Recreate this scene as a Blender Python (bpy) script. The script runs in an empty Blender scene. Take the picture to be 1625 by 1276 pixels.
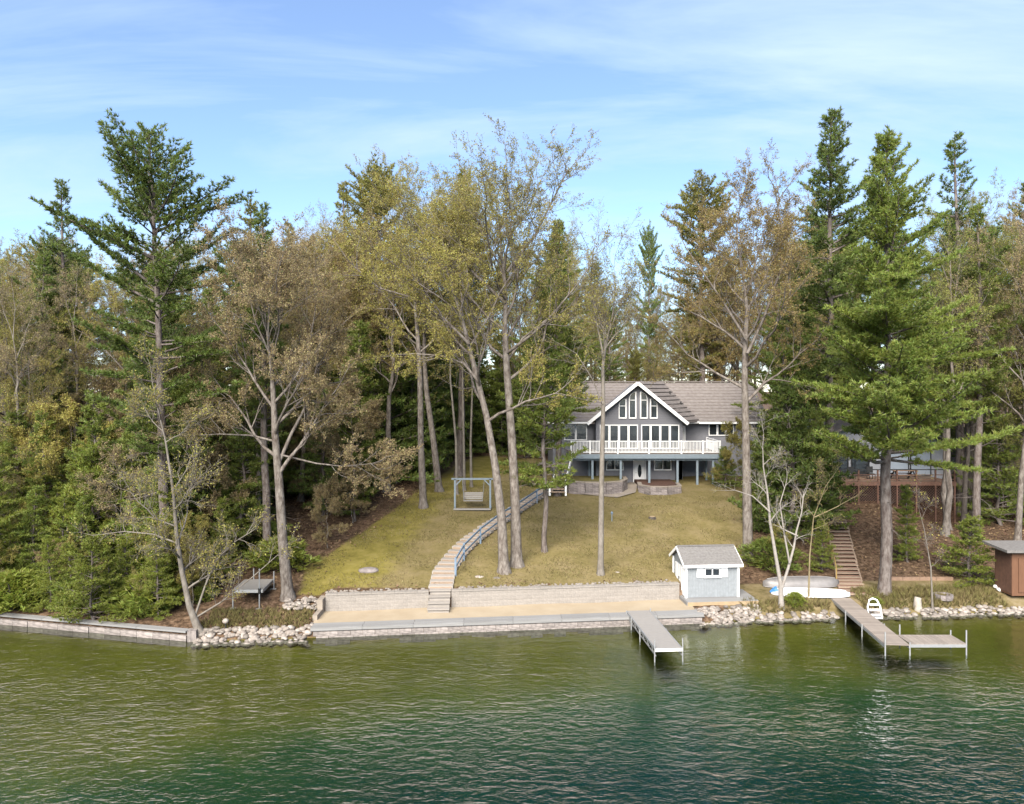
import bpy, math, random
import numpy as np
from mathutils import Matrix, Vector
D = bpy.data
scene = bpy.context.scene
COL = scene.collection
R = math.radians
# ------------------------------------------------------------------ camera
F, CX, HY, CAMZ = 1204.0, 812.5, 612.0, 12.4
cam = D.cameras.new('camera'); camo = D.objects.new('camera', cam); COL.objects.link(camo)
camo.location = (0, 0, CAMZ); camo.rotation_euler = (R(90), 0, 0)
cam.sensor_width = 36; cam.lens = 36*F/1625; cam.shift_y = (HY-638)/1625
cam.clip_start = 0.5; cam.clip_end = 3000
scene.camera = camo
# ------------------------------------------------------------------ sky, sun, exposure
SUN_EL, SUN_AZ = 38.0, 194.0      # azimuth clockwise from +Y (behind the camera, a little left)
w = D.worlds.new('World'); scene.world = w; w.use_nodes = True
nt = w.node_tree; nt.nodes.clear()
def N(t, **k):
    n = nt.nodes.new(t)
    for a, b in k.items(): setattr(n, a, b)
    return n
out = N('ShaderNodeOutputWorld'); bg = N('ShaderNodeBackground'); bg.inputs[1].default_value = 0.074
sky = N('ShaderNodeTexSky', sky_type='NISHITA'); sky.sun_disc = False
sky.sun_elevation = R(SUN_EL); sky.sun_rotation = R(SUN_AZ); sky.air_density = 0.9; sky.dust_density = 0.0; sky.ozone_density = 4.0
tc = N('ShaderNodeTexCoord'); sep = N('ShaderNodeSeparateXYZ'); nt.links.new(tc.outputs['Generated'], sep.inputs[0])
zz = N('ShaderNodeMath', operation='MAXIMUM'); zz.inputs[1].default_value = 0.0; nt.links.new(sep.outputs[2], zz.inputs[0])
za = N('ShaderNodeMath', operation='ADD'); za.inputs[1].default_value = 0.22; nt.links.new(zz.outputs[0], za.inputs[0])
dx = N('ShaderNodeMath', operation='DIVIDE'); dy = N('ShaderNodeMath', operation='DIVIDE')
nt.links.new(sep.outputs[0], dx.inputs[0]); nt.links.new(za.outputs[0], dx.inputs[1])
nt.links.new(sep.outputs[1], dy.inputs[0]); nt.links.new(za.outputs[0], dy.inputs[1])
cmb = N('ShaderNodeCombineXYZ'); nt.links.new(dx.outputs[0], cmb.inputs[0]); nt.links.new(dy.outputs[0], cmb.inputs[1])
mp = N('ShaderNodeMapping'); mp.inputs['Rotation'].default_value = (0, 0, R(-14)); mp.inputs['Scale'].default_value = (0.55, 1.9, 1)
nt.links.new(cmb.outputs[0], mp.inputs[0])
no = N('ShaderNodeTexNoise'); no.inputs['Scale'].default_value = 1.3; no.inputs['Detail'].default_value = 7; no.inputs['Roughness'].default_value = 0.58; no.inputs['Distortion'].default_value = 0.5
nt.links.new(mp.outputs[0], no.inputs['Vector'])
cr = N('ShaderNodeValToRGB'); cr.color_ramp.elements[0].position = 0.44; cr.color_ramp.elements[1].position = 0.70
cr.color_ramp.elements[0].color = (0.14, 0.14, 0.14, 1); cr.color_ramp.elements[1].color = (0.85, 0.85, 0.85, 1)
nt.links.new(no.outputs[0], cr.inputs[0])
mx = N('ShaderNodeMix', data_type='RGBA'); nt.links.new(cr.outputs[0], mx.inputs[0]); nt.links.new(sky.outputs[0], mx.inputs[6]); mx.inputs[7].default_value = (3.1, 3.9, 5.5, 1)
nt.links.new(mx.outputs[2], bg.inputs[0]); nt.links.new(bg.outputs[0], out.inputs[0])
sl = D.lights.new('sun', 'SUN'); sl.energy = 3.9; sl.angle = R(45); sl.color = (1.0, 0.92, 0.80)
so = D.objects.new('sun', sl); COL.objects.link(so)
_sd = Vector((math.sin(R(SUN_AZ))*math.cos(R(SUN_EL)), math.cos(R(SUN_AZ))*math.cos(R(SUN_EL)), math.sin(R(SUN_EL))))
so.rotation_euler = _sd.to_track_quat('Z', 'Y').to_euler(); so.location = _sd*200
vs = scene.view_settings; vs.view_transform = 'Standard'; vs.look = 'None'; vs.gamma = 1; vs.exposure = 1.8; vs.use_curve_mapping = False
scene.cycles.max_bounces = 6; scene.cycles.transparent_max_bounces = 8
scene.cycles.caustics_reflective = False; scene.cycles.caustics_refractive = False

# ------------------------------------------------------------------ helpers
rng = np.random.default_rng(7)
random.seed(7)
WM = {}
def PX(px, Y): return (px-CX)/F*Y
def PZ(py, Y): return CAMZ-(py-HY)/F*Y
def sm(a, b, x):
    t = np.clip((np.asarray(x, float)-a)/(b-a), 0, 1); return t*t*(3-2*t)

def tag(o, label=None, cat=None, group=None, kind=None):
    if label: o['label'] = label
    if cat: o['category'] = cat
    if group: o['group'] = group
    if kind: o['kind'] = kind
    return o
def thing(name, label, cat, loc, group=None):
    o = D.objects.new(name, None); COL.objects.link(o); o.location = loc; o.empty_display_size = 0.2
    WM[o] = Matrix.Translation(Vector(loc)); tag(o, label, cat, group); return o
def attach(o, parent, W):
    if parent is not None:
        o.parent = parent; o.matrix_parent_inverse = WM[parent].inverted()
    o.matrix_basis = W; WM[o] = W
def mesh_np(name, V, faces, mat=None, smooth=False):
    """faces: list of int arrays each (n,k)"""
    me = D.meshes.new(name); V = np.asarray(V, np.float32).reshape(-1, 3)
    me.vertices.add(len(V)); me.vertices.foreach_set('co', V.ravel())
    faces = [np.asarray(f, np.int32) for f in faces if len(f)]
    loops = np.concatenate([f.ravel() for f in faces]); tot = np.concatenate([np.full(len(f), f.shape[1], np.int32) for f in faces])
    me.loops.add(len(loops)); me.loops.foreach_set('vertex_index', loops)
    st = np.zeros(len(tot), np.int32); st[1:] = np.cumsum(tot)[:-1]
    me.polygons.add(len(tot)); me.polygons.foreach_set('loop_start', st)
    me.polygons.foreach_set('use_smooth', np.full(len(tot), smooth, bool))
    me.update(calc_edges=True); me.validate()
    if mat: me.materials.append(mat)
    return me
class MB:
    def __init__(s): s.v = []; s.q = []; s.t = []; s.n = []
    def box(s, c, d, rz=0.0, rx=0.0):
        b = len(s.v); M = Matrix.Rotation(rz, 3, 'Z') @ Matrix.Rotation(rx, 3, 'X')
        for sz in (-.5, .5):
            for sx, sy in ((-.5, -.5), (.5, -.5), (.5, .5), (-.5, .5)):
                p = M @ Vector((sx*d[0], sy*d[1], sz*d[2])); s.v.append((c[0]+p.x, c[1]+p.y, c[2]+p.z))
        s.q += [(b+3, b+2, b+1, b), (b+4, b+5, b+6, b+7)] + [(b+i, b+(i+1) % 4, b+4+(i+1) % 4, b+4+i) for i in range(4)]
        return s
    def bar(s, a, b, wd, h=None):
        """square bar from a to b"""
        a = Vector(a); b = Vector(b); h = h or wd; d = (b-a).normalized()
        up = Vector((0, 0, 1)) if abs(d.z) < .95 else Vector((0, 1, 0)); r = d.cross(up).normalized(); u = r.cross(d)
        k = len(s.v)
        for p in (a, b):
            for i, j in ((-1, -1), (1, -1), (1, 1), (-1, 1)): s.v.append(tuple(p+r*(i*wd/2)+u*(j*h/2)))
        s.q += [(k+3, k+2, k+1, k), (k+4, k+5, k+6, k+7)] + [(k+i, k+(i+1) % 4, k+4+(i+1) % 4, k+4+i) for i in range(4)]
        return s
    def tube(s, pts, rad, n=6, cap=True):
        k0 = len(s.v); m = len(pts); pts = [Vector(p) for p in pts]
        for i, p in enumerate(pts):
            d = (pts[min(i+1, m-1)]-pts[max(i-1, 0)]).normalized()
            up = Vector((0, 0, 1)) if abs(d.z) < .9 else Vector((0, 1, 0))
            r = d.cross(up).normalized(); u = r.cross(d); q = rad[i] if hasattr(rad, '__len__') else rad
            for j in range(n):
                a = 2*math.pi*j/n; s.v.append(tuple(p+r*(math.cos(a)*q)+u*(math.sin(a)*q)))
        for i in range(m-1):
            for j in range(n):
                a = k0+i*n+j; b = k0+i*n+(j+1) % n; s.q.append((a, b, b+n, a+n))
        if cap:
            s.n.append([k0+j for j in range(n)][::-1]); s.n.append([k0+(m-1)*n+j for j in range(n)])
        return s
    def prism(s, poly, vec):
        """extrude polygon (list of 3d pts) along vec"""
        k = len(s.v); n = len(poly); vec = Vector(vec)
        s.v += [tuple(p) for p in poly]+[tuple(Vector(p)+vec) for p in poly]
        s.n.append(list(range(k+n-1, k-1, -1))); s.n.append(list(range(k+n, k+2*n)))
        s.q += [(k+i, k+(i+1) % n, k+n+(i+1) % n, k+n+i) for i in range(n)]
        return s
    def face(s, pts):
        k = len(s.v); s.v += [tuple(p) for p in pts]; s.n.append(list(range(k, k+len(pts)))); return s
    def mesh(s, name, mat, smooth=False):
        me = D.meshes.new(name); me.from_pydata(s.v, [], s.q+s.t+s.n)
        if smooth: me.polygons.foreach_set('use_smooth', np.ones(len(me.polygons), bool))
        me.update()
        if mat: me.materials.append(mat)
        return me
    def build(s, name, mat, parent=None, smooth=False):
        o = D.objects.new(name, s.mesh(name, mat, smooth)); COL.objects.link(o); attach(o, parent, Matrix.Identity(4)); return o
_cubes = {}
def piece(name, mat, parent, c, d, rz=0.0, rx=0.0, ry=0.0):
    """a box that shares one unit-cube mesh per material"""
    if mat.name not in _cubes: _cubes[mat.name] = MB().box((0, 0, 0), (1, 1, 1)).mesh('block_'+mat.name, mat)
    o = D.objects.new(name, _cubes[mat.name]); COL.objects.link(o)
    W = Matrix.Translation(Vector(c)) @ Matrix.Rotation(rz, 4, 'Z') @ Matrix.Rotation(ry, 4, 'Y') @ Matrix.Rotation(rx, 4, 'X') @ Matrix.Diagonal((d[0], d[1], d[2], 1))
    attach(o, parent, W); return o
def inst(name, me, parent, W):
    o = D.objects.new(name, me); COL.objects.link(o); attach(o, parent, W); return o

# ------------------------------------------------------------------ materials
def mat(name, col, rough=0.8, var=0.0, scale=4.0, col2=None, bump=0.0, bscale=None, spec=0.3, metal=0.0, stretch=None, isl=0.0, trans=0.0, rnd=0.0):
    m = D.materials.new(name); m.use_nodes = True; t = m.node_tree; b = t.nodes['Principled BSDF']
    b.inputs['Roughness'].default_value = rough; b.inputs['Specular IOR Level'].default_value = spec; b.inputs['Metallic'].default_value = metal
    def n(ty, **k):
        q = t.nodes.new(ty)
        for a, c in k.items(): setattr(q, a, c)
        return q
    c0 = (*col, 1); cs = None
    if var or col2 or isl or rnd:
        tcn = n('ShaderNodeTexCoord'); mpn = n('ShaderNodeMapping'); t.links.new(tcn.outputs['Object'], mpn.inputs[0])
        if stretch: mpn.inputs['Scale'].default_value = stretch
        nn = n('ShaderNodeTexNoise'); nn.inputs['Scale'].default_value = scale; nn.inputs['Detail'].default_value = 5; nn.inputs['Roughness'].default_value = 0.65
        t.links.new(mpn.outputs[0], nn.inputs['Vector'])
        rp = n('ShaderNodeValToRGB'); rp.color_ramp.elements[0].position = 0.33; rp.color_ramp.elements[1].position = 0.68
        c2 = col2 or tuple(x*(1-var) for x in col)
        c1 = col if col2 else tuple(min(1, x*(1+var)) for x in col)
        rp.color_ramp.elements[0].color = (*c2, 1); rp.color_ramp.elements[1].color = (*c1, 1)
        t.links.new(nn.outputs[0], rp.inputs[0]); cs = rp.outputs[0]
        if isl or rnd:
            g = n('ShaderNodeNewGeometry'); oi = n('ShaderNodeObjectInfo')
            hs = n('ShaderNodeHueSaturation'); t.links.new(cs, hs.inputs['Color'])
            a1 = n('ShaderNodeMapRange'); a1.inputs[3].default_value = 1-isl; a1.inputs[4].default_value = 1+isl; t.links.new(g.outputs['Random Per Island'], a1.inputs[0])
            a2 = n('ShaderNodeMapRange'); a2.inputs[3].default_value = 1-rnd; a2.inputs[4].default_value = 1+rnd; t.links.new(oi.outputs['Random'], a2.inputs[0])
            ml = n('ShaderNodeMath', operation='MULTIPLY'); t.links.new(a1.outputs[0], ml.inputs[0]); t.links.new(a2.outputs[0], ml.inputs[1])
            t.links.new(ml.outputs[0], hs.inputs['Value'])
            a3 = n('ShaderNodeMapRange'); a3.inputs[3].default_value = 0.5-0.03*(1 if isl else 0); a3.inputs[4].default_value = 0.5+0.03*(1 if isl else 0); t.links.new(g.outputs['Random Per Island'], a3.inputs[0])
            t.links.new(a3.outputs[0], hs.inputs['Hue']); cs = hs.outputs[0]
        t.links.new(cs, b.inputs['Base Color'])
    else: b.inputs['Base Color'].default_value = c0
    if bump:
        bn = n('ShaderNodeTexNoise'); bn.inputs['Scale'].default_value = bscale or scale*3; bn.inputs['Detail'].default_value = 4
        tcb = n('ShaderNodeTexCoord'); mb2 = n('ShaderNodeMapping'); t.links.new(tcb.outputs['Object'], mb2.inputs[0]); t.links.new(mb2.outputs[0], bn.inputs['Vector'])
        if stretch: mb2.inputs['Scale'].default_value = stretch
        bu = n('ShaderNodeBump'); bu.inputs['Strength'].default_value = 0.8; bu.inputs['Distance'].default_value = bump; t.links.new(bn.outputs[0], bu.inputs['Height']); t.links.new(bu.outputs[0], b.inputs['Normal'])
    if trans:
        # a leaf sends back its base colour and lets as much through (add); grass and dry leaves are mixed
        tr = n('ShaderNodeBsdfTranslucent'); add = trans >= .5; mxs = n('ShaderNodeAddShader' if add else 'ShaderNodeMixShader')
        if not add: mxs.inputs[0].default_value = trans
        if cs is not None: t.links.new(cs, tr.inputs['Color'])
        else: tr.inputs['Color'].default_value = c0
        o = t.nodes['Material Output']; t.links.new(b.outputs[0], mxs.inputs[0 if add else 1]); t.links.new(tr.outputs[0], mxs.inputs[1 if add else 2]); t.links.new(mxs.outputs[0], o.inputs['Surface'])
    return m
M = {}
M['bark_grey'] = mat('bark_grey', (0.196, 0.175, 0.156), 0.95, col2=(0.061, 0.047, 0.039), scale=6, stretch=(1, 1, .4), bump=.05, bscale=16)
M['bark_dark'] = mat('bark_dark', (0.093, 0.080, 0.070), 0.95, col2=(0.035, 0.028, 0.023), scale=5, stretch=(1, 1, .35), bump=.03, bscale=14)
M['bark_pine'] = mat('bark_pine', (0.173, 0.152, 0.140), 0.95, col2=(0.056, 0.039, 0.033), scale=6, stretch=(1, 1, .35), bump=.05, bscale=16)
M['bark_olive'] = mat('bark_olive', (0.173, 0.140, 0.080), 0.9, var=.25)
M['bark_pale'] = mat('bark_pale', (0.187, 0.168, 0.147), 0.9, col2=(0.103, 0.089, 0.074), scale=5, stretch=(1, 1, .5), bump=.015)
M['bark_birch'] = mat('bark_birch', (0.261, 0.243, 0.220), 0.8, col2=(0.187, 0.164, 0.150), scale=5, stretch=(1, 1, 2.0))
M['needle'] = mat('needle', (0.108, 0.125, 0.022), 0.6, col2=(0.072, 0.094, 0.018), scale=.7, isl=.35, trans=.5, rnd=.12)
M['needle_dark'] = mat('needle_dark', (0.085, 0.108, 0.022), 0.6, col2=(0.055, 0.076, 0.016), scale=.7, isl=.35, trans=.5, rnd=.15)
M['needle_olive'] = mat('needle_olive', (0.125, 0.115, 0.026), 0.6, col2=(0.085, 0.084, 0.020), scale=.6, isl=.35, trans=.5, rnd=.12)
M['needle_bright'] = mat('needle_bright', (0.118, 0.130, 0.020), 0.6, col2=(0.092, 0.110, 0.018), scale=.8, isl=.3, trans=.5, rnd=.08)
M['cedar'] = mat('cedar', (0.118, 0.130, 0.020), 0.6, col2=(0.085, 0.105, 0.017), scale=1.0, isl=.3, trans=.5, rnd=.08)
M['leaf_yellow'] = mat('leaf_yellow', (0.160, 0.140, 0.036), 0.7, col2=(0.130, 0.110, 0.028), scale=.5, isl=.35, trans=.5, rnd=.12)
M['leaf_tan'] = mat('leaf_tan', (0.155, 0.122, 0.062), 0.7, col2=(0.125, 0.094, 0.046), scale=.5, isl=.35, trans=.5, rnd=.12)
M['leaf_green'] = mat('leaf_green', (0.140, 0.140, 0.030), 0.7, col2=(0.112, 0.112, 0.025), scale=.5, isl=.35, trans=.5, rnd=.1)
M['leaf_orange'] = mat('leaf_orange', (0.155, 0.115, 0.042), 0.7, col2=(0.125, 0.092, 0.032), scale=.5, isl=.35, trans=.5, rnd=.1)
M['leaf_dead'] = mat('leaf_dead', (0.196, 0.126, 0.077), 0.8, col2=(0.103, 0.058, 0.035), scale=2, isl=.5, trans=.15)
M['grass_dry'] = mat('grass_dry', (0.196, 0.154, 0.070), 0.8, col2=(0.112, 0.103, 0.033), scale=.8, isl=.4, trans=.3)
M['lawn_blade'] = mat('lawn_blade', (0.247, 0.196, 0.105), 0.8, col2=(0.121, 0.107, 0.033), scale=.35, isl=.5, trans=.3)
M['siding'] = mat('siding', (0.140, 0.142, 0.159), 0.7, var=.08, scale=3)
M['siding_blue'] = mat('siding_blue', (0.196, 0.212, 0.226), 0.6, var=.13, scale=5)
M['white'] = mat('white_paint', (0.72, 0.72, 0.72), 0.5, var=.04, scale=3)
M['trim_blue'] = mat('trim_blue', (0.154, 0.189, 0.220), 0.6, var=.06)
M['rail_blue'] = mat('rail_blue', (0.126, 0.173, 0.234), 0.6, var=.12, scale=6)
M['roof'] = mat('roof_tile', (0.196, 0.175, 0.166), 0.85, col2=(0.136, 0.117, 0.110), scale=3.5, bump=.01, bscale=20)
M['roof_dark'] = mat('roof_edge', (0.12, 0.105, 0.10), 0.8, var=.15)
M['shingle'] = mat('shingle', (0.168, 0.161, 0.156), 0.9, col2=(0.112, 0.105, 0.101), scale=9, bump=.01, bscale=30)
M['glass'] = mat('window_glass', (0.02, 0.024, 0.028), 0.06, spec=0.8)
M['dark'] = mat('shade_dark', (0.02, 0.018, 0.016), 0.9)  # near-black colour that stands in for shade in hollows
M['door_dark'] = mat('door_grey', (0.16, 0.165, 0.19), 0.6, var=.1)
M['stone'] = mat('planter_stone', (0.172, 0.150, 0.146), 0.9, var=.35, scale=2.5, rnd=.25)
M['mulch'] = mat('mulch', (0.103, 0.056, 0.039), 0.95, col2=(0.056, 0.028, 0.021), scale=8, bump=.03)
M['concrete'] = mat('concrete', (0.234, 0.201, 0.168), 0.9, var=.12, scale=2)
M['block'] = mat('wall_block', (0.225, 0.205, 0.185), 0.92, var=.16, scale=3, rnd=.06, bump=.01, bscale=20)
M['sand'] = mat('sand', (0.318, 0.264, 0.191), 0.95, col2=(0.271, 0.218, 0.150), scale=.7, bump=.012, bscale=12)
M['capwood'] = mat('weathered_board', (0.234, 0.234, 0.234), 0.85, col2=(0.154, 0.150, 0.147), scale=3, stretch=(.5, 4, 1), rnd=.1, bump=.006)
M['seablock'] = mat('sea_wall_block', (0.219, 0.193, 0.182), 0.9, var=.4, scale=2.5, rnd=.2, bump=.02)
M['step'] = mat('step_timber', (0.253, 0.229, 0.206), 0.9, var=.25, scale=3, stretch=(1, 4, 4), rnd=.14)
M['step_dark'] = mat('old_timber', (0.235, 0.175, 0.13), 0.9, var=.35, scale=4, stretch=(1, 4, 4), rnd=.15)
M['deck_tan'] = mat('new_lumber', (0.290, 0.215, 0.131), 0.8, var=.12, scale=4, rnd=.06)
M['brown'] = mat('brown_stain', (0.117, 0.063, 0.045), 0.75, var=.2, scale=5, rnd=.06)
M['brown_lt'] = mat('brown_deck', (0.206, 0.136, 0.096), 0.8, var=.15, scale=4)
M['hut'] = mat('hut_brown', (0.117, 0.058, 0.033), 0.8, var=.15, scale=5, stretch=(6, 6, .4))
M['alu'] = mat('aluminium', (0.280, 0.285, 0.290), 0.45, var=.08, metal=.35, scale=5)
M['dockdeck'] = mat('dock_panel', (0.220, 0.208, 0.196), 0.75, var=.05, scale=6, rnd=.03)
M['dockwood'] = mat('dock_plank', (0.210, 0.180, 0.156), 0.85, var=.15, scale=5, rnd=.13)
M['rock'] = mat('rock', (0.26, 0.235, 0.21), 0.9, col2=(0.136, 0.112, 0.096), scale=1.7, rnd=.42, bump=.02)
M['boat_grey'] = mat('boat_aluminium', (0.201, 0.191, 0.187), 0.5, var=.15, metal=.3, scale=2)
M['boat_white'] = mat('boat_white', (0.50, 0.51, 0.53), 0.35, var=.05)
M['blue'] = mat('blue_plastic', (0.05, 0.18, 0.45), 0.4)
M['black'] = mat('black_iron', (0.02, 0.02, 0.02), 0.5)
M['yellow_pole'] = mat('yellow_pole', (0.243, 0.168, 0.061), 0.8, var=.15)
M['cabin'] = mat('cabin_wall', (0.261, 0.271, 0.299), 0.7, var=.06)
M['glass_pale'] = mat('pale_glass', (0.30, 0.34, 0.40), 0.08, spec=.7)
M['stump'] = mat('stump_wood', (0.271, 0.243, 0.210), 0.9, var=.25)
M['chain'] = mat('chain', (0.25, 0.25, 0.25), 0.5, metal=.6)

# ------------------------------------------------------------------ terrain
SHX = [-400, -80, -26.7, -15.7, -9.7, 10, 13, 17.5, 28, 80, 400]
SHY = [70, 46, 39.5, 36.8, 37.3, 39.6, 40.35, 40.8, 41.7, 47, 75]
def shore(X): return np.interp(X, SHX, SHY)
def gs(X, s):
    """ground height, s = metres behind the shoreline"""
    X = np.asarray(X, float); s = np.asarray(s, float)
    dropo = np.interp(X, [-40, -16, -3, 8, 20, 40], [27, 28, 34.2, 36.6, 36.2, 35.5])
    sd = dropo-shore(X)                                   # s of the drop-off (negative)
    bed = np.where(s > sd, -0.45-0.75*np.clip(s/np.minimum(sd, -1), 0, 1), -1.2-np.clip((sd-s)/11, 0, 1)*3.6)
    hL = np.interp(s, [-1.0, 0.0, .9, 3.4, 7.5, 18, 30, 60, 150, 600], [-.45, .02, .45, .95, 1.9, 3.2, 4.4, 6, 6.6, 7])
    wallL = 1-sm(-16.2, -15.2, X)
    hLw = np.interp(s, [-.06, .10, 3.4, 7.5, 18, 30, 60, 150, 600], [-.5, .40, .95, 1.9, 3.2, 4.4, 6, 6.6, 7])
    hL = hL*(1-wallL)+hLw*wallL
    hC = np.interp(s, [-.06, .10, 2.72, 2.98, 5, 19.5, 26, 36, 60, 150, 600], [-.5, .44, .44, 1.34, 1.62, 3.68, 3.98, 4.8, 5.6, 6.4, 7])
    hR = np.interp(s, [-1.0, 0, 1.0, 4.5, 16, 22, 60, 150, 600], [-.45, .02, .5, .82, 3.3, 4.3, 6, 6.5, 7])
    hR = hR-1.3*sm(28, 33, X)*sm(7, 16, s)*(1-sm(20, 34, s))
    k = 0.25+np.clip((s-3)*.25, 0, 5)
    wl = sm(0, 1, (X+10.1+k)/(2*k)); wr = 1-sm(0, 1, (X-10.2-.3*k+k)/(2*k))
    h = hL*(1-wl)+hC*wl; h = h*wr+hR*(1-wr)
    bump_ = (np.sin(X*.9+1.3*np.sin(s*.5))*np.sin(s*.8+X*.23))*.07*sm(3.2, 8, s)
    return np.where(s < -.05, np.minimum(np.where(s < -1, bed, h), np.where(s < -1, 0, 9)), h)+bump_
def gz(X, Y): return float(gs(X, Y-shore(X)))
def hit(px, py):
    """pixel -> point on the ground"""
    for Y in np.arange(34, 130, .05):
        X = PX(px, Y); z = gz(X, Y)
        if Y > shore(X)+.12 and z >= PZ(py, Y): return Vector((X, Y, z))
    return Vector((PX(px, 60), 60, gz(PX(px, 60), 60)))
def inpoly(X, Y, poly):
    """signed distance (positive inside)"""
    P = np.array(poly); ins = np.zeros(X.shape, bool); dm = np.full(X.shape, 1e9); n = len(P)
    for i in range(n):
        a = P[i]; b = P[(i+1) % n]; e = b-a
        c = ((a[1] > Y) != (b[1] > Y)); xi = a[0]+(Y-a[1])*e[0]/(e[1] if abs(e[1]) > 1e-9 else 1e-9)
        ins ^= c & (X < xi)
        t = np.clip(((X-a[0])*e[0]+(Y-a[1])*e[1])/max(e@e, 1e-9), 0, 1)
        dm = np.minimum(dm, np.hypot(X-a[0]-t*e[0], Y-a[1]-t*e[1]))
    return np.where(ins, dm, -dm)
def pxpoly(l): return [tuple(hit(*p)[:2]) for p in l]
LAWN = pxpoly([(470, 945), (484, 900), (560, 852), (620, 812), (675, 768), (715, 742), (760, 722), (850, 728), (1000, 742), (1150, 752), (1196, 775), (1200, 830), (1186, 900), (1080, 928), (800, 936), (505, 946)])
MOSS = pxpoly([(440, 960), (484, 895), (560, 848), (640, 790), (760, 722), (840, 730), (700, 800), (640, 880), (600, 935), (470, 960)])
xs = np.unique(np.concatenate([np.linspace(-500, -70, 12), np.linspace(-70, -32, 20), np.arange(-32, 40, .4), np.linspace(40, 80, 20), np.linspace(80, 500, 12)]))
ss = np.unique(np.concatenate([np.linspace(-600, -40, 12), np.arange(-40, -2, 1.), np.arange(-2, -.2, .3), [-.06, .0, .1], np.arange(.3, 2.7, .3), [2.72, 2.85, 2.98], np.arange(3.2, 34, .4), np.arange(34, 60, 1.5), np.linspace(60, 600, 16)]))
GX, GS = np.meshgrid(xs, ss); GY = GS+shore(GX); GZ = gs(GX, GS)
nx, ns = len(xs), len(ss)
idx = np.arange(nx*ns).reshape(ns, nx)
gme = mesh_np('ground', np.stack([GX, GY, GZ], -1), [np.stack([idx[:-1, :-1], idx[:-1, 1:], idx[1:, 1:], idx[1:, :-1]], -1).reshape(-1, 4)], None, True)
lawn = sm(-.5, .7, inpoly(GX, GY, LAWN)); moss = sm(-2.2, 2.6, inpoly(GX, GY, MOSS))
strip = sm(10.6, 12.5, GX)*(1-sm(3.4, 4.6, GS))*sm(-.5, .4, GS)           # flat grassy strip on the right shore
ca = gme.color_attributes.new('zones', 'FLOAT_COLOR', 'POINT')
ca.data.foreach_set('color', np.stack([lawn, moss, strip, np.ones_like(lawn)], -1).astype(np.float32).ravel())
gm = D.materials.new('ground'); gm.use_nodes = True; t = gm.node_tree; pb = t.nodes['Principled BSDF']; pb.inputs['Roughness'].default_value = .95; pb.inputs['Specular IOR Level'].default_value = .1
def gn(ty, **k):
    q = t.nodes.new(ty)
    for a, c in k.items(): setattr(q, a, c)
    return q
def gnoise(scale, detail=5, rough=.6, st=None):
    q = gn('ShaderNodeTexNoise'); q.inputs['Scale'].default_value = scale; q.inputs['Detail'].default_value = detail; q.inputs['Roughness'].default_value = rough
    t.links.new(gn('ShaderNodeTexCoord').outputs['Object'], q.inputs['Vector']); return q.outputs[0]
def gramp(src, stops):
    r = gn('ShaderNodeValToRGB'); el = r.color_ramp.elements
    while len(el) < len(stops): el.new(.5)
    for e, (p, c) in zip(el, stops): e.position = p; e.color = (*c, 1)
    t.links.new(src, r.inputs[0]); return r.outputs[0]
def gmix(f, a, b):
    q = gn('ShaderNodeMix', data_type='RGBA')
    if isinstance(f, float): q.inputs[0].default_value = f
    else: t.links.new(f, q.inputs[0])
    t.links.new(a, q.inputs[6]); t.links.new(b, q.inputs[7]); return q.outputs[2]
att = gn('ShaderNodeVertexColor', layer_name='zones'); sp = gn('ShaderNodeSeparateColor'); t.links.new(att.outputs[0], sp.inputs[0])
litter = gramp(gnoise(3.5, 8, .75), [(.34, (0.023, 0.015, 0.009)), (.47, (0.070, 0.045, 0.028)), (.58, (0.136, 0.089, 0.058)), (.70, (0.206, 0.150, 0.103))])
dry = gramp(gnoise(.55, 9, .72), [(.30, (0.074, 0.063, 0.023)), (.45, (0.131, 0.105, 0.047)), (.56, (0.177, 0.138, 0.074)), (.70, (0.215, 0.166, 0.107))])
fine = gramp(gnoise(5, 6, .8), [(.30, (0.056, 0.051, 0.016)), (.52, (0.154, 0.126, 0.047)), (.72, (0.234, 0.191, 0.093))])
dry = gmix(.45, dry, fine)
mossc = gramp(gnoise(.9, 8, .75), [(.28, (0.080, 0.068, 0.016)), (.5, (0.154, 0.131, 0.033)), (.72, (0.210, 0.173, 0.061))])
stripc = gramp(gnoise(1.3, 8, .7), [(.30, (0.080, 0.066, 0.026)), (.5, (0.154, 0.121, 0.061)), (.7, (0.215, 0.173, 0.112))])
def gbreak(src, amt):
    mm = gn('ShaderNodeMath', operation='MULTIPLY_ADD'); t.links.new(gnoise(.8, 6, .7), mm.inputs[0]); mm.inputs[1].default_value = amt; 
    ad = gn('ShaderNodeMath', operation='ADD'); ad.inputs[1].default_value = -amt/2; t.links.new(src, ad.inputs[0]); t.links.new(ad.outputs[0], mm.inputs[2])
    rr = gn('ShaderNodeMapRange', interpolation_type='SMOOTHSTEP'); rr.inputs[1].default_value = .3; rr.inputs[2].default_value = .7; t.links.new(mm.outputs[0], rr.inputs[0]); return rr.outputs[0]
lm = gmix(gbreak(sp.outputs[1], .9), dry, mossc)
c = gmix(gbreak(sp.outputs[2], .5), litter, stripc)
c = gmix(gbreak(sp.outputs[0], .6), c, lm)
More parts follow.
